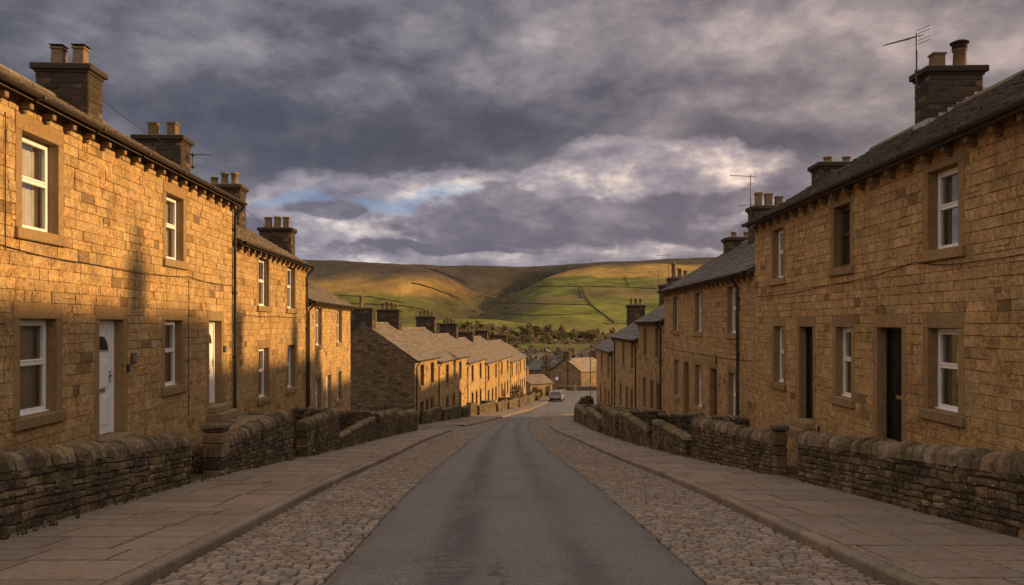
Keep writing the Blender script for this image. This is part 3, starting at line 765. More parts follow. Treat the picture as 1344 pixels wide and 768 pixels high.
def kerb(name, fk, sg, Ya, Yb, skips=()):
    m = MB(); Y = Ya
    while Y < Yb:
        l = ru(.75, 1.05); ye = min(Yb, Y+l); dip = any(a < Y+l/2 < b for a, b in skips)
        c = jit((.215, .178, .148), .78, 1.15, .03); top = .02 if dip else .125
        prof = [(0, -.06), (0, top-.035), (.01, top-.012), (.035, top), (.15, top), (.15, -.06)]; ring = []
        dx = ru(-.006, .006); dz = ru(-.004, .004)
        for y in (Y+.009, Y+.02, ye-.02, ye-.009):
            e = y in (Y+.009, ye-.009)
            for (px, pz) in prof: ring.append((fk(y)+sg*(px+(.01 if e and px < .1 else 0))+dx, y, ZR(y)+pz-(.01 if e and pz > 0 else 0)+dz))
        n = len(prof); fs = [(k*n+i, k*n+i+1, (k+1)*n+i+1, (k+1)*n+i) for k in range(3) for i in range(n-1)]
        fs += [tuple(range(n)), tuple(range(3*n, 4*n))]
        m.add(ring, fs, c); Y = ye
    o = m.build(name, M['flag']); o['kind'] = 'structure'
kerb('kerb', KL, -1, -6, 122, [(46.4, 53.2)])
kerb('kerb', KR, 1, -6, 80.5)
lane = MB()
for y0, y1 in zip(frange(46.3, 53.3, .5), frange(46.3, 53.3, .5)[1:]):
    xs = [-3.4, -4.5, -6, -10, -16, -26]
    for a, b in zip(xs, xs[1:]):
        q = lambda x, y: (x+(KL(y)+3.45 if x > -3.5 else 0), y, ZR(y)+.02+min(.11, max(0, (-3.4-x))*.1))
        lane.quad(q(b, y0), q(a, y0), q(a, y1), q(b, y1), (1, 1, 1))
o = lane.build('road', M['asphalt']); o['kind'] = 'structure'
# yards between the garden walls and the houses
strip('yard_ground', lambda y: FL(y)-.2, lambda y: XL(y)-.02, .13, 4, 46.2, M['earth'], (1, 1, 1))
strip('yard_ground', lambda y: Mpt(y)[0]-.2, lambda y: XM(y)-.02, .13, 53.2, 122, M['earth'], (1, 1, 1))
strip('yard_ground', lambda y: XRW(min(y, 73))+.02, lambda y: FR(y)+.2, .13, 2, 74, M['earth'], (1, 1, 1))

# ------------------------------------------------------------------ garden walls
GW = 'low garden walls along the pavements'
def garden_wall(label, A, B, za, zb, ha, hb, th=.32, piers=(), cop=True, ccol=(.19, .145, .095), hc=.105, lr=(.11, .28), flat=False, group=GW, cr=(.13, .23)):
    """A,B plan points (outward side on the left of A->B is the back; local y+ is the street side); z and height at each end"""
    L = math.hypot(B[0]-A[0], B[1]-A[1]); rz = math.atan2(B[1]-A[1], B[0]-A[0])
    root = thing('garden_wall', label, 'garden wall', (A[0], A[1], za), rz, group)
    zf = lambda u: (zb-za)*u/L; hf = lambda u: ha+(hb-ha)*u/L
    mb = MB(); n = max(3, round((ha+hb)/2/hc)); ws = [ru(.75, 1.25) for _ in range(n)]; s = sum(ws); lv = [-.12]; z = 0
    for w in ws: z += w/s; lv.append(z)
    sdn = ru(0, 99); wv = lambda u, w: w+.022*mnoise.noise((u*1.7, w*5+sdn, 0))*(1 if 0 < w < 1 else 0)+.03*mnoise.noise((u*5, w*9, sdn))*(1 if 0 < w < 1 else 0)
    PF = lambda u, w, d: (u, d+.02*mnoise.noise((u*2, w*3, sdn)), zf(u)+wv(u, w)*hf(u)); PB = lambda u, w, d: (L-u, -th-d, zf(L-u)+w*hf(L-u))
    hm = (ha+hb)/2
    def stones(P, LL):
        for a, b in zip(lv, lv[1:]):
            nq = max(1, int(LL/.3)); [mb.quad(P(LL*k_/nq, a, -.004), P(LL*(k_+1)/nq, a, -.004), P(LL*(k_+1)/nq, b, -.004), P(LL*k_/nq, b, -.004), (.055, .042, .028)) for k_ in range(nq)]
            u = 0
            while u < LL-.01:
                w = ru(*lr); ue = u+w if LL-u-w > .1 else LL
                u0, u1 = u+.006, ue-.006; g = .006/hm; i = ru(.014, .024); D = ru(.012, .034)
                def ring(ii, d, j): return [P(uu+ru(-j, j), ww+ru(-j, j)/hm, d+ru(-j, j)) for uu, ww in ((u0+ii, a+g+ii/hm), (u1-ii, a+g+ii/hm), (u1-ii, b-g-ii/hm), (u0+ii, b-g-ii/hm))]
                vs = ring(0, 0, .004)+ring(i*.25, D*.6, .009)+ring(i*1.3, D, .011)
                fs = [(k*4+q, k*4+(q+1) % 4, k*4+4+(q+1) % 4, k*4+4+q) for k in (0, 1) for q in range(4)]+[(8, 9, 10, 11)]
                mb.add(vs, fs, rubble_tint()); u = ue
    stones(PF, L); stones(PB, L)
    for e, sg in ((0, -1), (L, 1)):
        PE = lambda u, w, d, e=e, sg=sg: (e+sg*d, (-u if sg > 0 else -th+u), zf(e)+w*hf(e))
        stones(PE, th)
    mb.add([PF(0, 1, 0), PF(L, 1, 0), (L, -th, zf(L)+hf(L)), (0, -th, zf(0)+hf(0))], [(0, 1, 2, 3)], (.03, .024, .018))
    mb.build('wall_body', M['rubble'], root)
    if cop:
        cb = MB(); u = -.02; Le = L+.02
        cb.box(0, L, -th+.03, -.03, 0, .001, (.04, .03, .02)) if False else None
        while u < Le-.02:
            w = ru(*cr); ue = u+w if Le-u-w > .12 else Le
            hh = ru(.19, .25) if not flat else ru(.09, .135); c = jit(ccol, .5, 1.5, .06); lean = ru(-.025, .025)+.045; wd = th/2+ru(.015, .05); sk = ru(-.015, .015)
            n = 11; rings = []; pk = ru(.45, .75) if not flat else .3; rg = ru(.004, .011)
            for (uu, sc) in ((u+.011, .74), (u+.03, .93), (u+(ue-u)*.33, 1.03), (u+(ue-u)*.66, 1.02), (ue-.03, .93), (ue-.011, .74)):
                z0 = zf(uu)+hf(uu)-.005
                for k in range(n):
                    a = math.pi*k/(n-1); yy = math.cos(a); zz = math.sin(a)**pk
                    rings.append((uu+lean*zz+sk*yy+ru(-rg, rg)*.6, -th/2+yy*wd*(.82+.18*sc)+ru(-rg, rg), z0+hh*sc*zz*(1+.12*sk/.03*yy)+ru(-rg, rg)))
            q = 6
            fs = [(r*n+k, (r+1)*n+k, (r+1)*n+k+1, r*n+k+1) for r in range(q-1) for k in range(n-1)]+[tuple(range(n)), tuple(range((q-1)*n, q*n))[::-1]]
            fs += [(r*n, r*n+n-1, (r+1)*n+n-1, (r+1)*n) for r in range(q-1)]
            cb.add(rings, fs, c, False); u = ue
        cb.build('coping', M['coping'], root)
    for (u, hh, w) in piers:
        pb = MB(); z = -.1; zb0 = zf(max(0, min(L, u)))
        while z < hh-.02:
            h = min(ru(.16, .3), hh-z) if hh-z > .2 else hh-z
            pb.box(u-w/2, u+w/2, -th/2-w/2, -th/2+w/2, zb0+z+.004, zb0+z+h-.004, rubble_tint(), .025, None, .01); z += h
        pb.box(u-w/2-.04, u+w/2+.04, -th/2-w/2-.04, -th/2+w/2+.04, zb0+hh, zb0+hh+.11, jit(ccol), .03, None, .012)
        pb.build('gate_pier', M['rubble'], root)
    return root
def wallL(label, Ya, Yb, ha, hb, fx=XL, **kw):
    """street wall on the left: local x from far to near; ha is the near height, hb the far one"""
    return garden_wall(label, (fx(Yb), Yb), (fx(Ya), Ya), ZP(Yb), ZP(Ya), hb, ha, **kw)
def wallR(label, Ya, Yb, ha, hb, **kw):
    return garden_wall(label, (XRW(Ya), Ya), (XRW(Yb), Yb), ZP(Ya), ZP(Yb), ha, hb, **kw)
wallL('long low sooty wall with rounded coping nearest on the left', 3.0, 14.85, .74, .7)
wallL('left garden wall with stone gate pier and rising height beyond the first gap', 16.75, 22.1, .58, 1.2, piers=((5.42, .98, .42),))
wallL('tall square-ended garden wall before the third left house', 23.7, 28.1, .85, 1.24)
wallL('ramped low wall with flat coping below the third left house', 28.5, 35.4, .38, .92, flat=True)
wallL('short garden wall just before the lane on the left', 36.2, 40.2, .95, 1.1)
wallL('last stub of garden wall at the corner of the left lane', 40.9, 45.6, .9, 1.0)
wallR('long low wall with rounded lichened coping nearest on the right', 2.0, 15.3, .67, .71)
wallR('right garden wall between iron gate and second house', 16.75, 22.9, .66, .96, piers=((-.08, .95, .26),))
wallR('right garden wall with coping rising away from the gap', 23.7, 28.4, .5, .95, flat=True)
wallR('right garden wall, fourth from camera, ramped coping', 29.3, 36.0, .55, 1.2, flat=True, piers=((-.1, 1.3, .36),))
wallR('short right garden wall, fifth from camera', 37.0, 42.0, .95, 1.25)
wallR('right garden wall where the pavement starts to bend', 43.2, 50.0, .7, 1.15, flat=True)
wallR('right garden wall on the bend before the hedge', 51.0, 59.0, .8, 1.1)
wallR('end garden wall round the bend under the hedge', 59.8, 72.0, .85, 1.05)
# cross walls between the yards
CW = 'cross walls dividing the front yards'
def cross(label, Y, h, side, z=None, zt=None, dY=0):
    if side == 'L': a, b = (XL(Y)-.36, Y), (FL(Y)+.05, Y+dY)
    elif side == 'M': a, b = (XM(Y)-.36, Y), (Mpt(Y)[0]+.05, Y+dY)
    else: a, b = (FR(Y)-.05, Y+dY), (XRW(Y)+.36, Y)
    zz = ZP(Y)+.05
    return garden_wall(label, a, b, zz, zz, h, h, th=.28, flat=True, group=CW)
for lab, Y, h, s in [('yard wall against the black drainpipe', 22.2, 1.15, 'L'), ('yard wall in front of the third left house', 28.1, 1.3, 'L'), ('yard wall at the far end of the ramped low wall', 35.6, 1.15, 'L'), ('yard wall beside the left lane', 45.4, .9, 'L'),
                     ('yard wall beside the iron gate on the right', 22.95, 1.05, 'R'), ('right yard wall at the second gap', 28.9, 1.1, 'R'), ('right yard wall at the third gap', 36.5, 1.15, 'R'), ('right yard wall at the fourth gap', 42.6, 1.15, 'R'), ('right yard wall at the fifth gap', 50.5, 1.1, 'R'), ('right yard wall just short of the hedge', 59.4, 1.1, 'R')]:
    cross(lab, Y, h, s)
# walls of the lower row
k = 0
Mw = [(54.6, 59.5), (60.5, 66), (67, 72), (73, 80), (81, 85.5), (86.3, 91), (91.8, 99), (100, 108), (109, 121)]
for i, (a, b) in enumerate(Mw):
    wallL(['first', 'second', 'third', 'fourth', 'fifth', 'sixth', 'seventh', 'eighth', 'last'][i]+' garden wall down the lower lit row', a, b, .75, 1.05, fx=XM, flat=True, lr=(.2, .5), hc=.16)
    if i in (0, 1, 2, 3, 5): cross(['first', 'second', 'third', 'fourth', '', 'fifth'][i]+' yard divider of the lower lit row', b+.4, 1.0, 'M')
# raised flagged landing and steps at the second left door
lt = thing('stone_landing', 'flat flagged landing below the second left front door', 'landing', (FL(20)+.55, 20, ZP(20)))
lb = MB(); lb.box(-.62, .5, -.8, 2.0, -.3, .92, (.13, .095, .06), .02, None, .006); lb.build('landing_body', M['rubble'], lt)
lb = MB(); lb.box(-.6, .56, -.86, 2.05, .922, 1.01, (.24, .18, .12), .02, None, .006); lb.build('flag_top', M['flag'], lt)
# iron gate on the right
gt = thing('metal_gate', 'narrow black iron bar gate in the right wall gap', 'gate', (XRW(15.4)+.16, 15.42, ZP(15.9)+.05), math.radians(52))
gm = MB()
for i in range(7): gm.tube([(.06+i*.13, 0, .04), (.06+i*.13, 0, .92)], .009, 6)
gm.build('bars', M['black_metal'], gt)
gm = MB(); gm.box(.02, .9, -.012, .012, .08, .11, (1, 1, 1)); gm.box(.02, .9, -.012, .012, .8, .83, (1, 1, 1)); gm.box(0, .03, -.016, .016, .02, .96, (1, 1, 1)); gm.box(.89, .92, -.016, .016, .02, .96, (1, 1, 1)); gm.build('frame', M['black_metal'], gt)

# ------------------------------------------------------------------ ground, valley and hills
def seg(p, a, b):
    ax, ay = a[0], a[1]; bx, by = b[0], b[1]; dx, dy = bx-ax, by-ay
    t = max(0, min(1, ((p[0]-ax)*dx+(p[1]-ay)*dy)/(dx*dx+dy*dy)))
    return math.hypot(p[0]-ax-dx*t, p[1]-ay-dy*t), a[2]+(b[2]-a[2])*t
def pz(x, y, Y): return ((x-672)/1045*Y, Y, 1.6+(425-y)/1045*Y)
SP = [  # crest lines, slope, rounding
    ([(-5200, 3300, 330), (-2600, 3500, 310), pz(400, 343, 3650), pz(600, 349.5, 3700), pz(700, 350.5, 3700), pz(800, 344, 3600), pz(930, 338, 3500), (2600, 3300, 300), (5200, 3100, 320)], .34, 300),
    ([(-3000, 2500, 250), (-1500, 2600, 226), pz(440, 341, 2650), pz(500, 344.5, 2550), pz(560, 353, 2350), pz(597, 374, 2050), pz(612, 396, 1800), pz(616, 420, 1550)], .3, 120),
    ([(3200, 2700, 270), (1500, 2900, 268), pz(930, 340, 3000), pz(840, 346, 2820), pz(760, 358, 2560), pz(690, 377, 2150), pz(640, 399, 1750), pz(585, 414, 1450)], .19, 170)]
GUL = [pz(592, 420, 1400), pz(612, 404, 1750), pz(636, 388, 2150), pz(662, 368, 2700), pz(690, 354, 3300)]
def hills(x, y):
    zs = []
    for pts, k, w in SP:
        best = -1e9
        for a, b in zip(pts, pts[1:]):
            d, z = seg((x, y), a, b); best = max(best, z-k*(math.sqrt(d*d+w*w)-w))
        zs.append(best)
    zb = ZR(y) if y < 1600 else -18
    zs.append(zb); kk = 6
    m = max(zs); z = m+kk*math.log(sum(math.exp((q-m)/kk) for q in zs))
    gd = min(seg((x, y), a, b)[0] for a, b in zip(GUL, GUL[1:])); z -= 58*math.exp(-(gd/130)**2)*min(1, max(0, (y-1350)/300))
    amp = min(1, max(0, (y-900)/600))
    z += amp*(7*mnoise.fractal((x/420, y/420, 1.3), 1, 2, 4)+2*mnoise.fractal((x/90, y/90, 4.3), 1, 2, 3))
    return z
def gz(x, y):
    z = hills(x, y)
    if y < 400: z -= .35
    return z
def terrain(name, Ys, pxs, mat, land=None):
    v = []; f = []; n = len(pxs); cc = []
    for Y in Ys:
        for p in pxs:
            X = max(-5400, min(5400, (p-672)/1045*Y)) if abs(p-672) < 3800 else (5400 if p > 672 else -5400)*min(1, Y/1500); z = gz(X, Y); v.append((X, Y, z))
            if land: cc.append(land(X, Y, z))
    for j in range(len(Ys)-1):
        for i in range(n-1): f.append((j*n+i, j*n+i+1, (j+1)*n+i+1, (j+1)*n+i))
    me = bpy.data.meshes.new(name); me.from_pydata(v, [], f); me.materials.append(mat); me.polygons.foreach_set('use_smooth', [True]*len(f))
    if land:
        at = me.attributes.new('tint', 'FLOAT_COLOR', 'POINT'); at.data.foreach_set('color', np.array([(*c, 1) for c in cc], dtype=np.float32).ravel())
    o = link(name, me); o['kind'] = 'structure'; return o
def lerp3(a, b, t): return tuple(p+(q-p)*t for p, q in zip(a, b))
def sst(x, a, b):
    t = max(0, min(1, (x-a)/(b-a))); return t*t*(3-2*t)
GRN = (.1, .108, .026); GRN2 = (.13, .128, .03); GOLD = (.3, .185, .055); HEATH = (.058, .047, .036); BRN = (.12, .086, .045); GULLY_SCRUB_SHADE = (.042, .033, .022)
def land(X, Y, z):
    n1 = mnoise.fractal((X/260, Y/260, .2), 1, 2, 5); n2 = mnoise.fractal((X/60, Y/60, 7.2), 1, 2, 4)
    best = 1e9; bk = 0
    d0 = min(seg((X, Y), a, b)[0] for a, b in zip(SP[1][0], SP[1][0][1:])); d1 = min(seg((X, Y), a, b)[0] for a, b in zip(SP[2][0], SP[2][0][1:]))
    z_ = z + 22*n1 + 8*n2
    zk = []
    for pts, k, w in SP:
        b_ = -1e9
        for a, b in zip(pts, pts[1:]):
            d, zz = seg((X, Y), a, b); b_ = max(b_, zz-k*(math.sqrt(d*d+w*w)-w))
        zk.append(b_)
    back = sst(zk[0]-max(zk[1], zk[2]), -25, 25)
    if Y < 1180: c = lerp3(GRN, BRN, sst(n1+n2*.5, -.1, .45))
    else:
        leftness = sst(d1-d0, -150, 150)
        g = lerp3(GRN, GRN2, sst(n2, -.4, .4)); g = lerp3(g, BRN, sst(n1+.4*n2, .12, .5)*.75)
        right = lerp3(g, GOLD, sst(z_, 128, 150)); right = lerp3(right, HEATH, sst(z_, 178, 205))
        lg = lerp3(GRN2, GOLD, sst(z_, 60, 88)); left = lerp3(lg, BRN, sst(z_, 105, 130)); left = lerp3(left, HEATH, sst(z_, 125, 155))
        c = lerp3(lerp3(right, left, leftness), HEATH, back)
        # dark scrub and the gully's cast shadow, both put into the land colour
        gl = sst(min(seg((X, Y), a, b)[0] for a, b in zip(GUL, GUL[1:])), 190, 70)*sst(Y, 1300, 1600); c = lerp3(c, GULLY_SCRUB_SHADE, gl*.75)
    return tuple(max(.01, q*(1+.3*n2)) for q in c)
def hill_mat():
    m, t, b = new_mat('moorland'); pos = t.node('ShaderNodeNewGeometry').outputs['Position']
    at = t.node('ShaderNodeAttribute', attribute_name='tint').outputs['Color']
    st = t.vmul(pos, (1, .45, 1)); n = t.noise(st, .035, 8, .72); n2 = t.noise(st, .22, 4, .7)
    f = t.lin(t.add(t.mul(n, .65), t.mul(n2, .35)), .3, .7, .55, 1.45); fc = t.node('ShaderNodeCombineColor'); [t.l.new(f, fc.inputs[i]) for i in range(3)]
    t.l.new(t.mix(1.0, at, fc.outputs[0], 'MULTIPLY'), b.inputs['Base Color']); b.inputs['Roughness'].default_value = .95; b.inputs['Specular IOR Level'].default_value = .1
    t.l.new(t.bump(n, .5, 8), b.inputs['Normal']); return m
M['moor'] = hill_mat()
def logs(a, b, n): return [a*(b/a)**(i/n) for i in range(n+1)]
PX = frange(-3200, 0, 160)+frange(40, 360, 40)+frange(380, 960, 3)+frange(1000, 1400, 40)+frange(1560, 4600, 160)
yv = logs(62, 1150, 70)
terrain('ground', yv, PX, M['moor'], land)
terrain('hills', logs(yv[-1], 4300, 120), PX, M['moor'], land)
gm = MB()
for y0, y1 in zip(frange(-60, 64, 4), frange(-60, 64, 4)[1:]):
    for a, b in zip([-220, -60, -20, -8, 8, 20, 60], [-60, -20, -8, 8, 20, 60, 220]):
        gm.quad((a, y0, ZR(y0)-.4), (b, y0, ZR(y0)-.4), (b, y1, ZR(y1)-.4), (a, y1, ZR(y1)-.4), (.08, .07, .035))
o = gm.build('ground', M['earth']); o['kind'] = 'structure'
# drystone field walls on the far hillside
def hit(x, y):
    """where a far sight line meets the hills"""
    Y = 1150.0
    while Y < 4200:
        X = (x-672)/1045*Y
        if hills(X, Y) >= 1.6+(425-y)/1045*Y: return X, Y
        Y += 8
    return None
def field_wall(label, pts, h=1.7, w=1.3):
    P3 = []
    for (a, b) in zip(pts, pts[1:]):
        for i in range(12): P3.append((a[0]+(b[0]-a[0])*i/12, a[1]+(b[1]-a[1])*i/12))
    P3.append(pts[-1]); P3 = [q for q in (hit(*p) for p in P3) if q]
    if len(P3) < 2: return
    m = MB(); o0 = P3[0]; z0 = hills(*o0)
    for a, b in zip(P3, P3[1:]):
        d = Vector((b[0]-a[0], b[1]-a[1], 0)); 
        if d.length < .1: continue
        nn = Vector((-d.y, d.x, 0)).normalized()*w/2
        za, zb = hills(*a)-z0, hills(*b)-z0; A = Vector((a[0]-o0[0], a[1]-o0[1], 0)); B = Vector((b[0]-o0[0], b[1]-o0[1], 0))
        vs = [A+nn+Vector((0, 0, za-1)), A-nn+Vector((0, 0, za-1)), A-nn*.6+Vector((0, 0, za+h*ru(.7, 1.2))), A+nn*.6+Vector((0, 0, za+h)), B+nn+Vector((0, 0, zb-1)), B-nn+Vector((0, 0, zb-1)), B-nn*.6+Vector((0, 0, zb+h*ru(.7, 1.2))), B+nn*.6+Vector((0, 0, zb+h))]
        m.add(vs, [(0, 1, 2, 3), (4, 7, 6, 5), (1, 5, 6, 2), (2, 6, 7, 3), (0, 3, 7, 4)], jit((.06, .048, .035), .7, 1.2))
    o = m.build('field_wall', M['rubble']); o.location = (o0[0], o0[1], z0); tag(o, label, 'field wall', 'field walls on the far hill')
field_wall('upper dark field wall running level across the green hill', [(686, 377), (740, 376.5), (800, 377), (862, 379.5)])
field_wall('lower dark field wall above the brightest green field', [(640, 398), (700, 399), (776, 401)])
field_wall('field wall slanting down the right of the green hill', [(764, 377), (768, 390), (776, 401), (790, 412), (806, 424)], 2.2, 2.6)
field_wall('short field wall climbing from the upper wall', [(760, 377), (760, 384), (763, 392)], 3, 5)
field_wall('field wall along the left golden slope', [(430, 398), (520, 401), (560, 408)])
field_wall('thin field wall across the middle of the brightest green field', [(655, 412), (720, 415), (785, 412)], 1.3, 1)
field_wall('thin field wall climbing the upper right green field', [(820, 362), (826, 377)], 1.5, 1.2)
field_wall('thin wall between the left green field and golden slope', [(445, 388), (490, 391), (530, 398)], 1.5, 1.2)
field_wall('field wall above the trees at the right foot of the hill', [(792, 425), (815, 426), (835, 425)])
field_wall('field wall slanting up the left golden slope', [(565, 353), (590, 362), (612, 372)], 2.5, 3)
field_wall('second slanting wall on the left golden slope', [(540, 372), (570, 380), (600, 392)], 3, 4)

# ------------------------------------------------------------------ trees
def tree_proto(h, cr, leaf, dens, bare=False, seed=1):
    rr = random.Random(seed); tr = MB(); th = h*.3
    tr.tube([(0, 0, -.5), (.05*h*rr.uniform(-1, 1)*.3, 0, th), (rr.uniform(-.3, .3), rr.uniform(-.3, .3), h*.75)], [h*.022, h*.016, h*.005], 6)
    cl = []
    for i in range(9):
        a = rr.uniform(0, 6.28); r = cr*rr.uniform(.35, .85); z = h*rr.uniform(.4, .85)
        e = (r*math.cos(a), r*math.sin(a), z); cl.append((e, cr*rr.uniform(.28, .5)))
        tr.tube([(0, 0, th*rr.uniform(.7, 1.4)), (e[0]*.5, e[1]*.5, z*.8), e], [h*.009, h*.006, h*.002], 4)
    cl.append(((0, 0, h*.85), cr*.5))
    cm = MB()
    for (c, r) in cl:
        t0 = rr.random()
        for i in range(int(dens*1.3)):
            d = Vector((rr.gauss(0, 1), rr.gauss(0, 1), rr.gauss(0, .8))); d = d.normalized()*r*(rr.random()**.4)
            p = Vector(c)+d; s = h*rr.uniform(.03, .07)*(1 if not bare else .75)
            a = Vector((rr.gauss(0, 1), rr.gauss(0, 1), rr.gauss(0, 1))).normalized(); b = a.orthogonal().normalized(); 
            if bare: a, b = a*2.4, b*.35
            t = (t0*.6+rr.random()*.4); cm.add([p-a*s-b*s*.4, p+b*s*.7-a*s*.2, p+a*s, p-b*s*.8+a*s*.1], [(0, 1, 2, 3)], (t, t, t))
    tm = tr.build('trunk', M['twig'], mesh_only=True); km = cm.build('crown', M[leaf], mesh_only=True)
    return tm, km
protos = {'olive': [tree_proto(9, 3.8, 'leaf_olive', 60, seed=3), tree_proto(7, 3.4, 'leaf_olive', 60, seed=5)],
          'brown': [tree_proto(10, 3.6, 'leaf_brown', 55, True, 7), tree_proto(8, 3.4, 'leaf_brown', 60, True, 8)],
          'green': [tree_proto(6, 3.2, 'leaf_green', 70, seed=9)]}
TL = {'olive': 'olive green bushy tree in the valley bottom', 'brown': 'leafless brown tree in the valley bottom', 'green': 'dull green rounded tree in the valley bottom'}
def put_tree(kind, X, Y, s, label=None, group='trees in the valley bottom'):
    tm, km = R.choice(protos[kind]); o = thing('valley_tree', label or TL[kind], 'tree', (X, Y, gz(X, Y)), ru(0, 6.28), group if not label else None)
    o.scale = (s*ru(.9, 1.3), s*ru(.9, 1.3), s); link('trunk', tm, o); link('crown', km, o)
for i in range(105):
    x = ru(575, 880); Y = ru(1010, 1230); put_tree(R.choice(['brown', 'brown', 'olive', 'brown', 'green']), (x-672)/1045*Y, Y, ru(.9, 1.6))
for i in range(75):
    x = ru(520, 860); Y = ru(560, 820) if rnd() < .7 else ru(820, 990)
    if 715 < x < 775 and Y > 700: continue
    put_tree(R.choice(['brown', 'olive', 'green', 'brown']), (x-672)/1045*Y, Y, ru(.45, .95))
for i in range(30):
    x = ru(480, 640); Y = ru(820, 1250); put_tree(R.choice(['brown', 'olive', 'olive', 'brown']), (x-672)/1045*Y, Y, ru(.7, 1.3))
for i in range(26):
    x = ru(650, 840); Y = ru(330, 540); put_tree(R.choice(['brown', 'olive', 'brown']), (x-672)/1045*Y, Y, ru(.35, .6))

def scrub():
    m = MB()
    def mound(X, Y, r, h, tone):
        z = gz(X, Y)
        for i in range(26):
            a = ru(0, 6.28); rr = r*math.sqrt(rnd()); p = Vector((X+rr*math.cos(a), Y+rr*math.sin(a), z+h*(1-(rr/r)**2)*ru(.3, 1))); q = r*ru(.18, .4)
            u = Vector((R.gauss(0, 1), R.gauss(0, 1), R.gauss(0, .7))).normalized(); v = u.orthogonal().normalized(); t = (tone+ru(0, .35)) % 1
            m.add([p-u*q, p+v*q*.7, p+u*q, p-v*q*.7], [(0, 1, 2, 3)], (t, t, t))
    for i in range(520):
        x = ru(560, 890); Y = ru(1000, 1260); mound((x-672)/1045*Y, Y, ru(4, 9), ru(3, 7), rnd())
    for i in range(420):
        x = ru(470, 860); Y = ru(520, 990)
        if 698 < x < 772 and Y > 690: continue
        mound((x-672)/1045*Y, Y, ru(2, 5), ru(1.5, 4.5), rnd())
    for i in range(45):   # along the stream
        t = rnd(); a = pz(600, 413, 1500); b = pz(668, 366, 2500); X = a[0]+(b[0]-a[0])*t+R.gauss(0, 30); Y = a[1]+(b[1]-a[1])*t+R.gauss(0, 60); mound(X, Y, ru(6, 13), ru(3, 7), .1)
    o = m.build('scrub', M['leaf_brown']); tag(o, None, None, None, 'stuff')
scrub()
# ------------------------------------------------------------------ houses down in the village
VG = 'small houses down in the valley village'
def far_house(label, X, Y, rz, L, W, H, s, wall_t, roof_t, chim=1, group=None, base=None, name='village_house', detail=True):
    root = thing(name, label, 'house', (X, Y, base if base is not None else gz(X, Y)-.2), rz, group)
    w = MB(); x, y = L/2, W/2; ap = H+y*s
    P = [(lambda u, ww, d: (-x+u, -y-d, ww), L), (lambda u, ww, d: (x-u, y+d, ww), L)]
    for Pf, LL in P: masonry(w, Pf, levels(0, H, [], .32), lambda z, LL=LL: [(0, LL)], (.5, 1.1), .02, .015, lambda: jit(wall_t, .75, 1.2), .006)
    for sg in (-1, 1):
        Pf = (lambda u, ww, d, sg=sg: (sg*(x+d), sg*(-y+u), ww))
        masonry(w, Pf, levels(0, ap-.05, [H], .32), lambda z: [(0, W)] if z < H else [((z-H)/s, W-(z-H)/s)], (.5, 1.1), .02, .015, lambda: jit(wall_t, .75, 1.2), .006)
    w.build('wall', M['stone'] if group is None else M['gable'], root)
    r = MB(); ov = .25; n = 10
    for sg in (-1, 1):
        for i in range(n):
            a = i/n; b = (i+1)/n; xx = -x-.2
            while xx < x+.2:
                xe = min(x+.2, xx+ru(.6, 1.2))
                f = lambda t, l: (sg*(y+ov)*(1-t), H-ov*s+(y+ov)*s*t+.03+l)
                (ya, za), (yb, zb) = f(a, .07), f(b, .02)
                r.add([(xx, ya, za), (xe, ya, za), (xe, yb, zb), (xx, yb, zb), (xx, ya, za-.09), (xe, ya, za-.09)], [(0, 1, 2, 3), (0, 1, 5, 4)], jit(roof_t, .75, 1.2)); xx = xe
        r.add([(-x-.2, sg*(y+ov), H-ov*s-.08), (x+.2, sg*(y+ov), H-ov*s-.08), (x+.2, 0, ap-.06), (-x-.2, 0, ap-.06)], [(0, 1, 2, 3)], roof_t)
    r.build('roof', M['slate'], root)
    for k in range(chim):
        cx = (-x+.5) if k == 0 else (x-.5) if k == 1 else 0
        c = MB(); c.box(cx-.4, cx+.4, -.7, .7, ap-.6, ap+1.1, jit((.13, .09, .06)), .02); c.box(cx-.48, cx+.48, -.78, .78, ap+1.1, ap+1.28, (.1, .08, .055), .02)
        st = c.build('chimney_stack', M['chimney'], root)
        for q in (-.35, .35): link('chimney_pot', pot_mesh('round', .75), st, (cx, q, ap+1.25))
    if detail:
        key = ('fw', H > 4)
        if key not in WC:
            wm = MB(); wm.box(-.45, .45, -.05, .05, 0, 1.3, (.02, .018, .018), .01); WC[key] = wm.build('window', M['glass_dark'], mesh_only=True)
            fm = MB(); [fm.box(*q) for q in ((-.5, -.44, -.06, .06, -.05, 1.35), (.44, .5, -.06, .06, -.05, 1.35), (-.44, .44, -.06, .06, .62, .68), (-.44, .44, -.06, .06, 1.3, 1.35), (-.44, .44, -.07, .1, -.08, .0))]; WC[('ff', H > 4)] = fm.build('frame', M['brown_door'], mesh_only=True)
        for sg in (-1, 1):
            for fx in (-.3, .3):
                for zz in ((.9, 3.2) if H > 4.4 else (1.0,)):
                    wo = link('window', WC[key], root, (fx*L, sg*(y+.02), zz)); link('frame', WC[('ff', H > 4)], wo)
    return root
e = far_house('stone house across the junction with shaded gable and lit slate roof', 13.2, 152, math.radians(50), 10, 7.0, 4.2, .62, (.26, .18, .1), (.25, .19, .14), 2, base=-11.3, name='stone_house')
db = MB(); db.tube([(-5.02-.0, -.5, 0), (-5.06, -.5, 6)], .07, 6); db.build('drainpipe', M['black_metal'], e)
db = MB(); db.lathe((0, 0, 0), [(.02, -.02), (.28, .02), (.34, .12), (.3, .12)], 16); so = db.build('satellite_dish', M['upvc'], e); so.location = (-5.2, 1.8, 2.6); so.rotation_euler = (0, math.radians(-75), 0)
far_house('small lit stone barn with slate roof at the end of the lower row', 3.2, 131, math.radians(40), 4.8, 4.8, 2.9, .5, (.34, .235, .12), (.2, .155, .12), 0, base=-10.9, name='stone_barn')
vl = 0
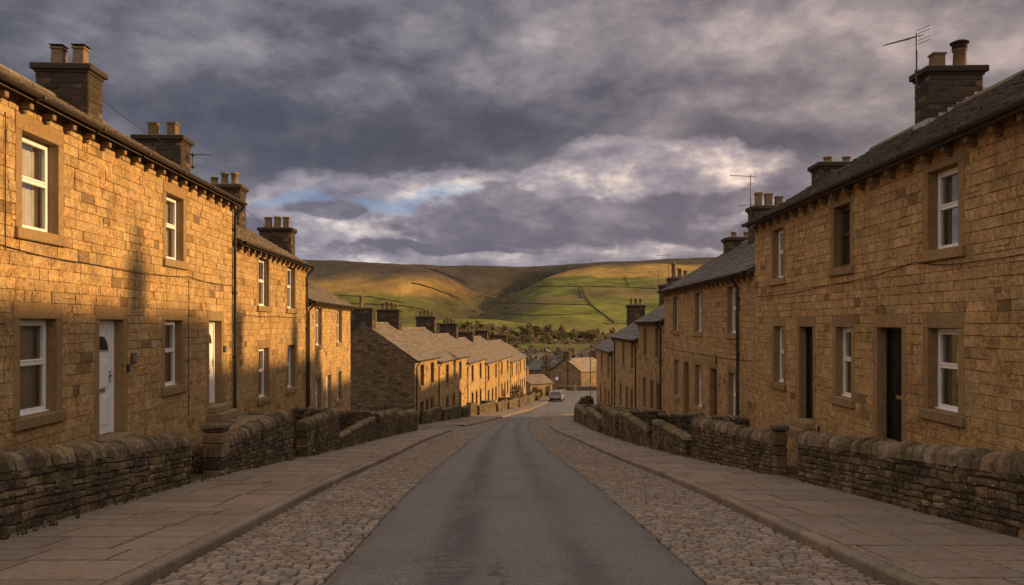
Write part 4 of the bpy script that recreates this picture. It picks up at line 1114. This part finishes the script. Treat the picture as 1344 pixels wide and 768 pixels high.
for i in range(46):
    x = ru(655, 835); Y = ru(215, 430); s = ru(.8, 1.05)
    slate = rnd() < .35; rt = (.07, .075, .085) if slate else R.choice([(.13, .11, .095), (.17, .13, .1), (.1, .09, .08)])
    far_house('small village house with blue-grey slate roof in the valley' if slate else 'small village house with brown stone roof in the valley', (x-672)/1045*Y, Y, ru(-.5, .5)+(0 if rnd() < .6 else 1.57), ru(8, 13), ru(6, 7), ru(3.6, 5), .6, jit((.2, .14, .085)), rt, R.choice([1, 2, 2]), VG)
for i in range(54):
    x = ru(640, 850); Y = ru(430, 690); rt = R.choice([(.07, .075, .085), (.13, .11, .095), (.1, .085, .075)])
    far_house('small village house with blue-grey slate roof in the valley' if rt[2] > rt[0] else 'small village house with brown stone roof in the valley', (x-672)/1045*Y, Y, ru(-.5, .5)+(0 if rnd() < .6 else 1.57), ru(9, 16), ru(7, 8), ru(4, 5.5), .6, jit((.17, .125, .08)), rt, 2, VG, detail=False)

# ------------------------------------------------------------------ car, lamp pole, hedges, aerials, small things
def car(label, X, Y, rz, paint, group=None, z=None):
    root = thing('parked_car' if group else 'small_car', label, 'car', (X, Y, (ZR(Y)+.02) if z is None else z), rz, group)
    # local y forward; rear at -y
    m = MB(); W = .84
    secs = [(-1.95, .42, .72, .68), (-1.9, .30, .95, .80), (-1.5, .25, .98, W), (0, .22, .95, W), (1.2, .25, .9, W), (1.75, .28, .78, .8), (1.95, .38, .62, .68)]
    n = 8; ring = []
    for (y, z0, z1, w) in secs: ring += [(-w*.9, y, z0), (-w, y, z0+.15), (-w, y, z1-.2), (-w*.93, y, z1), (w*.93, y, z1), (w, y, z1-.2), (w, y, z0+.15), (w*.9, y, z0)]
    m.add(ring, [(k*n+i, k*n+(i+1) % n, (k+1)*n+(i+1) % n, (k+1)*n+i) for k in range(len(secs)-1) for i in range(n)]+[tuple(range(n)), tuple(range((len(secs)-1)*n, len(secs)*n))[::-1]], (1, 1, 1), False)
    cab = [(-1.75, .95, .76), (-1.35, 1.4, .62), (.1, 1.45, .62), (.95, .93, .74)]; ring = []
    # roof and pillars
    m.add([(-.62, -1.35, 1.42), (.62, -1.35, 1.42), (.62, .1, 1.46), (-.62, .1, 1.46), (-.64, -1.35, 1.36), (.64, -1.35, 1.36), (.64, .12, 1.4), (-.64, .12, 1.4)], [(0, 1, 2, 3), (4, 5, 1, 0), (5, 6, 2, 1), (6, 7, 3, 2), (7, 4, 0, 3)], (1, 1, 1))
    for sx in (-1, 1):
        m.tube([(sx*.76, -1.75, .95), (sx*.62, -1.36, 1.4)], .05, 6); m.tube([(sx*.75, .95, .92), (sx*.62, .1, 1.43)], .04, 6); m.tube([(sx*.79, -.4, .94), (sx*.64, -.45, 1.4)], .035, 6)
    b = m.build('body', paint, root)
    g = MB(); g.add([(-.72, -1.72, .95), (.72, -1.72, .95), (.6, -1.36, 1.38), (-.6, -1.36, 1.38), (-.72, .92, .93), (.72, .92, .93), (.6, .12, 1.4), (-.6, .12, 1.4)], [(0, 1, 2, 3), (5, 4, 7, 6), (1, 5, 6, 2), (4, 0, 3, 7)], (1, 1, 1)); g.build('windows', M['glass_dark'], root)
    for sx in (-1, 1):
        l = MB(); l.box(sx*.74-.1, sx*.74+.06, -1.955, -1.86, .66, .9, (1, 1, 1), .02); l.build('tail_light', M['tail'], root)
        for yy in (-1.25, 1.2):
            wv = MB(); wv.tube([(sx*.66, yy, .3), (sx*.85, yy, .3)], .3, 18); wo = wv.build('wheel', M['rubber'], root)
            h = MB(); h.tube([(sx*.85, yy, .3), (sx*.862, yy, .3)], .19, 14); h.build('rim', M['steel'], wo)
    q = MB(); q.box(-.8, .8, -2.0, -1.85, .3, .52, (1, 1, 1), .04); q.build('bumper', M['rubber'], root)
    q = MB(); q.box(-.26, .26, -1.985, -1.96, .58, .69, (1, 1, 1), .006); q.build('number_plate', M['plate'], root)
    return root
M['tail'] = plain_mat('red_tail_lens', (.28, .02, .015), .3, .5, .1, 30)
M['plate'] = plain_mat('yellow_plate', (.55, .42, .05), .5, .4, .05, 30)
M['paint_silver'] = plain_mat('silver_car_paint', (.2, .21, .24), .3, .5, .05, 10, .3)
M['paint_blue'] = plain_mat('dark_blue_car_paint', (.02, .03, .06), .25, .5, .05, 10, .2)
M['paint_grey'] = plain_mat('grey_car_paint', (.12, .12, .13), .25, .5, .05, 10, .2)
car('small silver hatchback seen from behind near the bottom of the road', 6.25, 110, -math.radians(11), M['paint_silver'])
car('dark blue car parked beyond the last garden wall', 5.2, 141, math.radians(80), M['paint_blue'], 'cars parked by the barn', -10.6)
car('grey car parked beside the dark blue one', 3.6, 143.5, math.radians(76), M['paint_grey'], 'cars parked by the barn', -10.7)
pl = thing('lamp_post', 'tall thin dark lamp pole at the bend beyond the last right house', 'lamp post', (775-672 and (103/1045*96), 96, ZR(96)-.1))
pm = MB(); pm.tube([(0, 0, -.3), (0, 0, 1.2)], .1, 10); pm.tube([(0, 0, 1.2), (0, 0, 7.2)], [.065, .05], 10); pm.build('pole', M['black_metal'], pl)
pm = MB(); pm.tube([(0, 0, 7.2), (0, -.15, 7.35), (0, -.6, 7.4)], .03, 6); pm.box(-.09, .09, -1.05, -.55, 7.34, 7.46, (1, 1, 1), .03); pm.build('lamp_head', M['black_metal'], pl)
def leafy(name, label, cat, X, Y, z, rz, lx, ly, lz, leaf, n, size=.06, group=None, seed=0):
    rr = random.Random(seed); root = thing(name, label, cat, (X, Y, z), rz, group); m = MB()
    for i in range(n):
        while True:
            p = Vector((rr.uniform(-1, 1), rr.uniform(-1, 1), rr.uniform(0, 1)))
            q = 1-.45*mnoise.noise((p.x*3+seed, p.y*2, p.z*2))
            if (abs(p.x)**4+abs(p.y)**3+abs(p.z)**5) < q*.8: break
        p = Vector((p.x*lx, p.y*ly, p.z*lz)); s = size*rr.uniform(.6, 1.5)
        a = Vector((rr.gauss(0, 1), rr.gauss(0, 1), rr.gauss(0, .7))).normalized(); b = a.orthogonal().normalized(); t = rr.random()
        m.add([p-a*s, p+b*s*.55, p+a*s, p-b*s*.55], [(0, 1, 2, 3)], (t, t, t))
    m.build('foliage', M[leaf], root)
    st = MB()
    for i in range(8):
        x, y = rr.uniform(-.8, .8)*lx, rr.uniform(-.7, .7)*ly; st.tube([(x, y, -.1), (x+rr.uniform(-.2, .2), y, lz*.5), (x+rr.uniform(-.3, .3), y, lz*.85)], [.025, .018, .006], 5)
    st.build('stems', M['twig'], root); return root
leafy('hedge', 'dark unclipped hedge behind the end wall on the bend', 'hedge', 6.2, 67.5, ZP(67.5), math.radians(80), 4.6, .6, 1.7, 'leaf_hedge', 5200, .09, seed=3)
leafy('shrub', 'brown shrub in the yard of the end house of the lit row', 'shrub', .6, 96, ZP(96), 0, .9, .8, 2.6, 'leaf_brown', 1100, .1, seed=5)
leafy('hedge', 'low dark hedge behind the lower row garden walls', 'hedge', 3.2, 112, ZP(112), math.radians(80), 6, .6, 1.3, 'leaf_hedge', 1800, .12, seed=6)
leafy('shrub', 'dark bush beside the lit wall of the junction house', 'shrub', 17.4, 146, -11.2, 0, 1.6, 1.2, 2.6, 'leaf_olive', 900, .14, seed=8)
leafy('shrub', 'low heathery shrub behind the right garden wall', 'shrub', XRW(26)+1.0, 26, ZP(26)+.1, math.radians(90), 1.2, .5, 1.0, 'leaf_hedge', 1500, .05, seed=9)
leafy('shrub', 'small brown shrub in the left yard under the golden house', 'shrub', XL(17)-.6, 17.3, ZP(17.3)+.1, math.radians(90), .55, .3, .6, 'leaf_brown', 600, .045, seed=11)
def boundary(label, A, B, za, zb, h): garden_wall(label, A, B, za, zb, h, h, flat=True, lr=(.3, .7), hc=.2)
boundary('dark stone wall in front of the junction house', (26, 146.5), (8.4, 145), -11.1, -10.9, 1.0)
boundary('low stone wall at the back of the junction by the barn', (9.2, 137.5), (5.8, 124), -10.7, -9.9, .9)
gp = thing('gate_post', 'pale stone gate post before the junction house', 'gate post', (11.4, 144, -10.9))
q = MB(); q.box(-.2, .2, -.2, .2, 0, 1.25, (.32, .24, .15), .03, None, .01); q.box(-.25, .25, -.25, .25, 1.25, 1.42, (.3, .22, .14), .05, None, .01); q.build('post', M['dressed'], gp)
AG = 'television aerials on the chimneys'
def aerial(label, X, Y, z0, mast, boom, dirv, n=9, el=.32):
    root = thing('tv_aerial', label, 'aerial', (X, Y, z0), 0, AG); m = MB(); m.tube([(0, 0, 0), (0, 0, mast)], .017, 6)
    m.box(-.03, .06, -.03, .03, .06, .11); m.box(-.03, .06, -.03, .03, .42, .47); m.build('mast', M['steel_dark'], root)
    d = Vector(dirv).normalized(); sd = Vector((-d.y, d.x, 0)).normalized(); up = Vector((0, 0, mast-.08)); b = MB()
    b.tube([up-d*.22, up+d*boom], .012, 5)
    for i in range(n):
        p = up+d*(.08+(boom-.1)*i/(n-1)); b.tube([p-sd*el*(.5-.02*i), p+sd*el*(.5-.02*i)], .006, 4)
    for zz in (-.16, -.08, .08, .16): b.tube([up-d*.2+Vector((0, 0, zz))-sd*el*.6, up-d*.2+Vector((0, 0, zz))+sd*el*.6], .007, 4)
    b.build('boom', M['steel_dark'], root); return root
M['steel_dark'] = plain_mat('weathered_aerial', (.05, .045, .045), .5, .5, .2, 30, .4)
aerial('large comb-like television aerial on the near right chimney', 9.12, 17.95, 6.85, 1.3, .95, (-1, -.35, -.34), 12)
aerial('thin television aerial above the three-pot right chimney', 9.5, 31.7, 5.8, 1.75, .8, (-1, .2, .08))
aerial('low television aerial on the side of the three-pot right chimney', 9.48, 31.6, 5.6, .8, .5, (-1, .3, -.05), 6)
aerial('distant television aerial above the fourth right house', 9.85, 50.1, 3.9, 2.1, .8, (-1, .4, 0), 6)
aerial('smallest distant television aerial, left of its neighbour', 9.95, 54.0, 3.6, 1.6, .8, (-1, -.4, 0), 6)
aerial('short television aerial on the second left chimney', -9.75, 24.3, 6.3, .55, .55, (1, .2, 0), 6)
def wire(label, a, b, sag, r=.009):
    pts = []
    for i in range(17):
        t = i/16; pts.append((a[0]+(b[0]-a[0])*t, a[1]+(b[1]-a[1])*t, a[2]+(b[2]-a[2])*t-sag*4*t*(1-t)))
    o = thing('overhead_wire', label, 'wire', a); m = MB(); m.tube([tuple(p[i]-a[i] for i in range(3)) for p in pts], r, 5); m.build('strand', M['cable'], o)
wire('thin wire from first to second left chimney', (-10.3, 19.7, 7.3), (-10.3, 23.9, 7.0), .12)
wire('thin wire from third to fourth left chimney', (-10.4, 29.9, 6.3), (-10.4, 36.0, 5.5), .12)
al = MB(); al.box(-.07, .07, 0, .05, -.09, .09, (1, 1, 1), .012)
# small wall fittings
def fitting(name, label, cat, side, Y, z, sx, sz, mat):
    X = FL(Y) if side == 'L' else FR(Y); o = thing(name, label, cat, (X, Y, z), 0 if side == 'R' else math.pi)
    m = MB(); m.box(-.07, -.0, -sx/2, sx/2, -sz/2, sz/2, (1, 1, 1), .01); m.build('case', mat, o)
    m = MB(); m.box(-.078, -.068, -sx*.35, sx*.35, -sz*.32, sz*.32, (1, 1, 1), .004); m.build('cover', M['steel'], o)
M['box_brown'] = plain_mat('brown_plastic', (.1, .06, .035), .6, .4, .2, 20)
fitting('meter_box', 'small brown square vent beside the white door', 'wall vent', 'L', 15.0, .95, .16, .2, M['box_brown'])
M['plaque'] = plain_mat('dark_blue_enamel', (.02, .035, .08), .4, .5, .1, 20)
fitting('wall_plaque', 'small dark blue plaque beside the second white door', 'plaque', 'L', 20.52, .95, .12, .17, M['plaque'])
fitting('door_bell', 'small black doorbell on the white door surround', 'doorbell', 'L', 14.78, .78, .06, .14, M['black_metal'])
fitting('meter_box', 'small dark vent on the second right house', 'wall vent', 'R', 26.9, .42, .25, .3, M['box_brown'])
# weeds at the wall feet and fallen leaves
wm = MB()
def tuft(x, y, z, s):
    for i in range(5):
        a = ru(0, 6.28); d = Vector((math.cos(a), math.sin(a), 0)); t = rnd(); n_ = Vector((-d.y, d.x, 0))*s*.12; tip = d*s*ru(.3, .8)+Vector((0, 0, s*ru(.5, 1.1)))
        b = Vector((x, y, z)); wm.add([b-n_, b+n_, b+tip*.6+n_*.6, b+tip], [(0, 1, 2, 3)], (t, t, t))
for i in range(900):
    Y = 5+ru(0, 1)**1.5*45; sd = rnd()
    n = mnoise.noise((Y*.6, sd > .5, 0))
    if n < -.05: continue
    if sd < .5: tuft(XL(Y)+.06+ru(0, .09), Y, ZP(Y), ru(.03, .09))
    else: tuft(XRW(Y)-.06-ru(0, .09), Y, ZP(Y), ru(.03, .09))
o = wm.build('weeds', M['grass']); tag(o, None, None, None, 'stuff')
lm = MB()
for i in range(130):
    Y = 5.5+ru(0, 1)**1.6*26; sd = rnd(); x = KL(Y)+ru(.02, .25) if sd < .35 else KR(Y)-ru(.02, .25) if sd < .7 else XRW(Y)-ru(.08, .4) if sd < .85 else XL(Y)+ru(.08, .4)
    z = (ZR(Y)+.03 if sd < .7 else ZP(Y)+.012); s = ru(.012, .03); a = ru(0, 6.28); c, q = math.cos(a)*s, math.sin(a)*s; t = rnd()
    lm.add([(x-c, Y-q, z), (x+q*.6, Y-c*.6, z+.012), (x+c, Y+q, z+.006), (x-q*.6, Y+c*.6, z+.014)], [(0, 1, 2, 3)], (t, t, t))
o = lm.build('fallen_leaves', M['dead_leaf']); tag(o, None, None, None, 'stuff')

# ------------------------------------------------------------------ sky, sun, camera
SUN_AZ = math.radians(80); SUN_EL = math.radians(15.0)     # azimuth from +Y towards +X
w = bpy.data.worlds.new('World'); SC.world = w; w.use_nodes = True
t = NT(w.node_tree); t.n.clear()
out = t.node('ShaderNodeOutputWorld'); gen = t.node('ShaderNodeTexCoord').outputs['Generated']
sky = t.node('ShaderNodeTexSky', sky_type='NISHITA'); sky.sun_disc = False; sky.sun_elevation = SUN_EL; sky.sun_rotation = SUN_AZ; sky.altitude = 200; sky.dust_density = .6; sky.ozone_density = 5.0
sx = t.node('ShaderNodeSeparateXYZ'); t.l.new(gen, sx.inputs[0]); dx, dy, dz = sx.outputs
az = t.mul(t.math('ARCTAN2', dx, dy), 57.2958); el = t.mul(t.math('ARCSINE', dz), 57.2958)
# cloud layers, laid out by azimuth and elevation on the dome
def AE(px, py):
    a0 = math.degrees(math.atan((px-672)/1045)); return a0, math.degrees(math.atan((425-py)/1045*math.cos(math.radians(a0))))
den = t.math('MAXIMUM', t.add(dz, .16), .05)
cv = t.node('ShaderNodeCombineXYZ'); t.l.new(t.math('DIVIDE', dx, den), cv.inputs[0]); t.l.new(t.math('DIVIDE', dy, den), cv.inputs[1])
sv = t.node('ShaderNodeCombineXYZ'); t.l.new(t.mul(az, 1/10), sv.inputs[0]); t.l.new(t.mul(el, 1/5.5), sv.inputs[1])
n_big = t.add(t.noise(cv.outputs[0], .9, 8, .5, .1), -.5); n_deck = t.add(t.noise(cv.outputs[0], 2.3, 8, .55, .2), -.5)
n_puff = t.add(t.noise(sv.outputs[0], .8, 9, .52, .1), -.5); n_puf2 = t.add(t.noise(sv.outputs[0], 2.2, 10, .61, .1), -.5)
n_w = t.node('ShaderNodeSeparateColor'); t.l.new(t.noise(sv.outputs[0], 1.3, 6, .55, 0, True), n_w.inputs[0])
waz = t.add(az, t.mul(t.add(n_w.outputs[0], -.5), 9)); wel = t.add(el, t.mul(t.add(n_w.outputs[1], -.5), 4.5))
def uv(px, py, sxp, syp):
    a0, e0 = AE(px, py); return t.mul(t.add(waz, -a0), 18.24/sxp), t.mul(t.add(wel, -e0), 18.24/syp)
def blob(px, py, sxp, syp, amp):
    u, v = uv(px, py, sxp, syp); return t.mul(t.math('EXPONENT', t.mul(t.add(t.mul(u, u), t.mul(v, v)), -.5)), amp)
def bank(px, py, rx, ry, soft=.35, rag=1.0):
    soft *= .7
    u, v = uv(px, py, rx, ry); r = t.math('SQRT', t.add(t.mul(u, u), t.mul(v, v)))
    return t.smooth(t.add(r, t.add(t.mul(n_puff, 1.3*rag), t.mul(n_puf2, .9*rag))), 1-soft, 1+soft, 1, 0)
def total(bs, v0):
    v = v0
    for q in bs: v = t.add(v, blob(*q))
    return v
# far bright layer
Lb = total([(905, 222, 60, 16, .2), (985, 212, 50, 18, .17), (800, 232, 50, 14, .12), (520, 300, 110, 16, .16), (420, 300, 70, 18, .12), (840, 330, 160, 12, .1), (560, 250, 60, 12, .12), (700, 236, 60, 14, .2), (860, 262, 40, 12, .18)], t.add(t.add(t.mul(n_deck, 1.2), t.mul(n_puf2, 1.9)), .3))
far = t.ramp(Lb, [(0, (.14, .125, .16)), (.28, (.225, .203, .228)), (.48, (.31, .275, .285)), (.72, (.56, .475, .425)), (1, (.92, .78, .64))])
# upper grey deck with its ragged lower edge
edges = [(-400, 260), (60, 262), (230, 268), (330, 256), (440, 246), (560, 236), (660, 226), (760, 196), (860, 186), (960, 196), (1060, 214), (1180, 196), (1300, 150), (1500, 140)]
ed = t.ramp(t.lin(az, -46, 40), [((AE(x, y)[0]+46)/86, (AE(x, y)[1]/20,)*3) for x, y in edges])
dist = t.add(t.add(el, t.mul(ed, -20)), t.add(t.mul(n_puff, 6.5), t.mul(n_puf2, 4.6)))
deckc = t.smooth(dist, -.3, .45)
La = total([(245, 45, 80, 26, .26), (320, 62, 26, 14, .2), (200, 70, 60, 22, .12), (650, 40, 160, 40, .12), (880, 40, 150, 36, .17), (1290, 60, 60, 34, .42), (1010, 70, 130, 40, .16), (1200, 20, 120, 40, .2), (1120, 120, 120, 30, .12), (700, 130, 140, 22, .08), (880, 150, 120, 18, .13),
            (150, 160, 160, 50, -.06), (470, 190, 200, 34, -.16), (430, 90, 120, 50, -.1), (720, 180, 110, 26, -.06), (940, 110, 90, 22, -.08), (1060, 185, 90, 20, -.1)], t.add(t.add(t.mul(n_big, .8), t.mul(n_puff, .75)), t.add(t.add(t.mul(n_puf2, .85), t.mul(n_deck, .45)), .31)))
La = t.add(La, t.smooth(dist, 1.6, 0, 0, .08))
upper = t.ramp(La, [(0, (.062, .063, .08)), (.22, (.086, .085, .104)), (.4, (.14, .131, .147)), (.6, (.225, .205, .213)), (.84, (.4, .345, .335)), (1, (.85, .72, .6))])
# low violet banks in front of the bright layer
lowb = bank(700, 293, 200, 34, .3, .8)
for q in [(600, 305, 110, 22, .3, .8), (820, 284, 90, 26, .3, 1.1), (870, 262, 30, 10, .4, 1), (760, 268, 40, 12, .4, 1.1), (960, 258, 50, 12, .4, 1), (436, 273, 46, 14, .3, .7), (660, 262, 40, 16, .3, .8), (1080, 236, 80, 26, .35, .9), (930, 310, 110, 16, .4, .8), (300, 300, 90, 20, .4, .9), (560, 330, 160, 8, .5, .6)]: lowb = t.math('MAXIMUM', lowb, bank(*q))
Ll = t.add(t.add(t.mul(n_puf2, 1.0), t.mul(n_puff, .5)), t.smooth(el, 4, 9.5, .3, .52))
lowc = t.ramp(Ll, [(0, (.085, .08, .103)), (.4, (.125, .115, .14)), (.6, (.2, .18, .2)), (1, (.4, .345, .35))])
cl = t.mix(t.mul(lowb, .93), far, lowc); cl = t.mix(t.mul(deckc, .96), cl, upper)
n_big = t.add(n_big, .5); n_fine = t.add(n_deck, .5)
warm = t.smooth(az, -18, 30); cl = t.mix(1.0, cl, t.mix(warm, (.95, .98, 1.05), (1.08, .97, .93)), 'MULTIPLY')
# broken cloud overhead and behind, out of view, brightened to fill the shade
high = t.math('MAXIMUM', t.smooth(el, 24, 46), t.smooth(dy, .35, -.1))
high = t.mul(high, t.smooth(el, -2, 14))
bright = t.ramp(t.add(n_big, t.mul(t.add(n_fine, -.5), .3)), [(.25, (.26, .22, .2)), (.5, (.67, .57, .49)), (.75, (1.07, .9, .76))])
cl = t.mix(high, cl, bright)
bg_s = t.node('ShaderNodeBackground'); t.l.new(sky.outputs[0], bg_s.inputs[0]); bg_s.inputs[1].default_value = .12
bg_c = t.node('ShaderNodeBackground'); t.l.new(cl, bg_c.inputs[0]); bg_c.inputs[1].default_value = 1.0
gap = t.math('MAXIMUM', bank(505, 268, 60, 13, .5, .8), t.math('MAXIMUM', bank(565, 258, 50, 9, .5, .8), bank(395, 262, 40, 9, .5, .8)))
gap = t.mul(gap, t.mul(t.smooth(deckc, .1, .8, 1, 0), t.smooth(lowb, .1, .8, 1, 0)))
cover = t.lin(gap, 0, 1, 1, .66)
mx = t.node('ShaderNodeMixShader'); t.l.new(cover, mx.inputs[0]); t.l.new(bg_s.outputs[0], mx.inputs[1]); t.l.new(bg_c.outputs[0], mx.inputs[2]); t.l.new(mx.outputs[0], out.inputs[0])
w.cycles.sampling_method = 'MANUAL'; w.cycles.sample_map_resolution = 512

sl = bpy.data.lights.new('sun', 'SUN'); sl.energy = 4.8; sl.angle = math.radians(2.0); sl.color = (1, .62, .25)
so = bpy.data.objects.new('sun', sl); COL.objects.link(so)
sd = Vector((math.sin(SUN_AZ)*math.cos(SUN_EL), math.cos(SUN_AZ)*math.cos(SUN_EL), math.sin(SUN_EL)))
so.rotation_euler = sd.to_track_quat('Z', 'Y').to_euler()

cam = bpy.data.cameras.new('camera'); cam.sensor_width = 36; cam.lens = 1045/1344*36; cam.shift_y = 41/1344; cam.clip_end = 20000; cam.clip_start = .1
co = bpy.data.objects.new('camera', cam); COL.objects.link(co); co.location = (0, 0, 1.6); co.rotation_euler = (math.pi/2, 0, 0); SC.camera = co
SC.view_settings.view_transform = 'Standard'; SC.view_settings.look = 'None'; SC.view_settings.exposure = .45; SC.view_settings.gamma = 1; SC.view_settings.use_curve_mapping = False
SC.cycles.max_bounces = 6; SC.cycles.diffuse_bounces = 3; SC.cycles.glossy_bounces = 3; SC.cycles.transparent_max_bounces = 12
SC.cycles.use_denoising = True; SC.cycles.denoising_input_passes = 'RGB_ALBEDO_NORMAL'; SC.cycles.denoising_prefilter = 'ACCURATE'; SC.cycles.sample_clamp_indirect = 3.0; SC.cycles.blur_glossy = 1.0; SC.cycles.caustics_reflective = False; SC.cycles.caustics_refractive = False
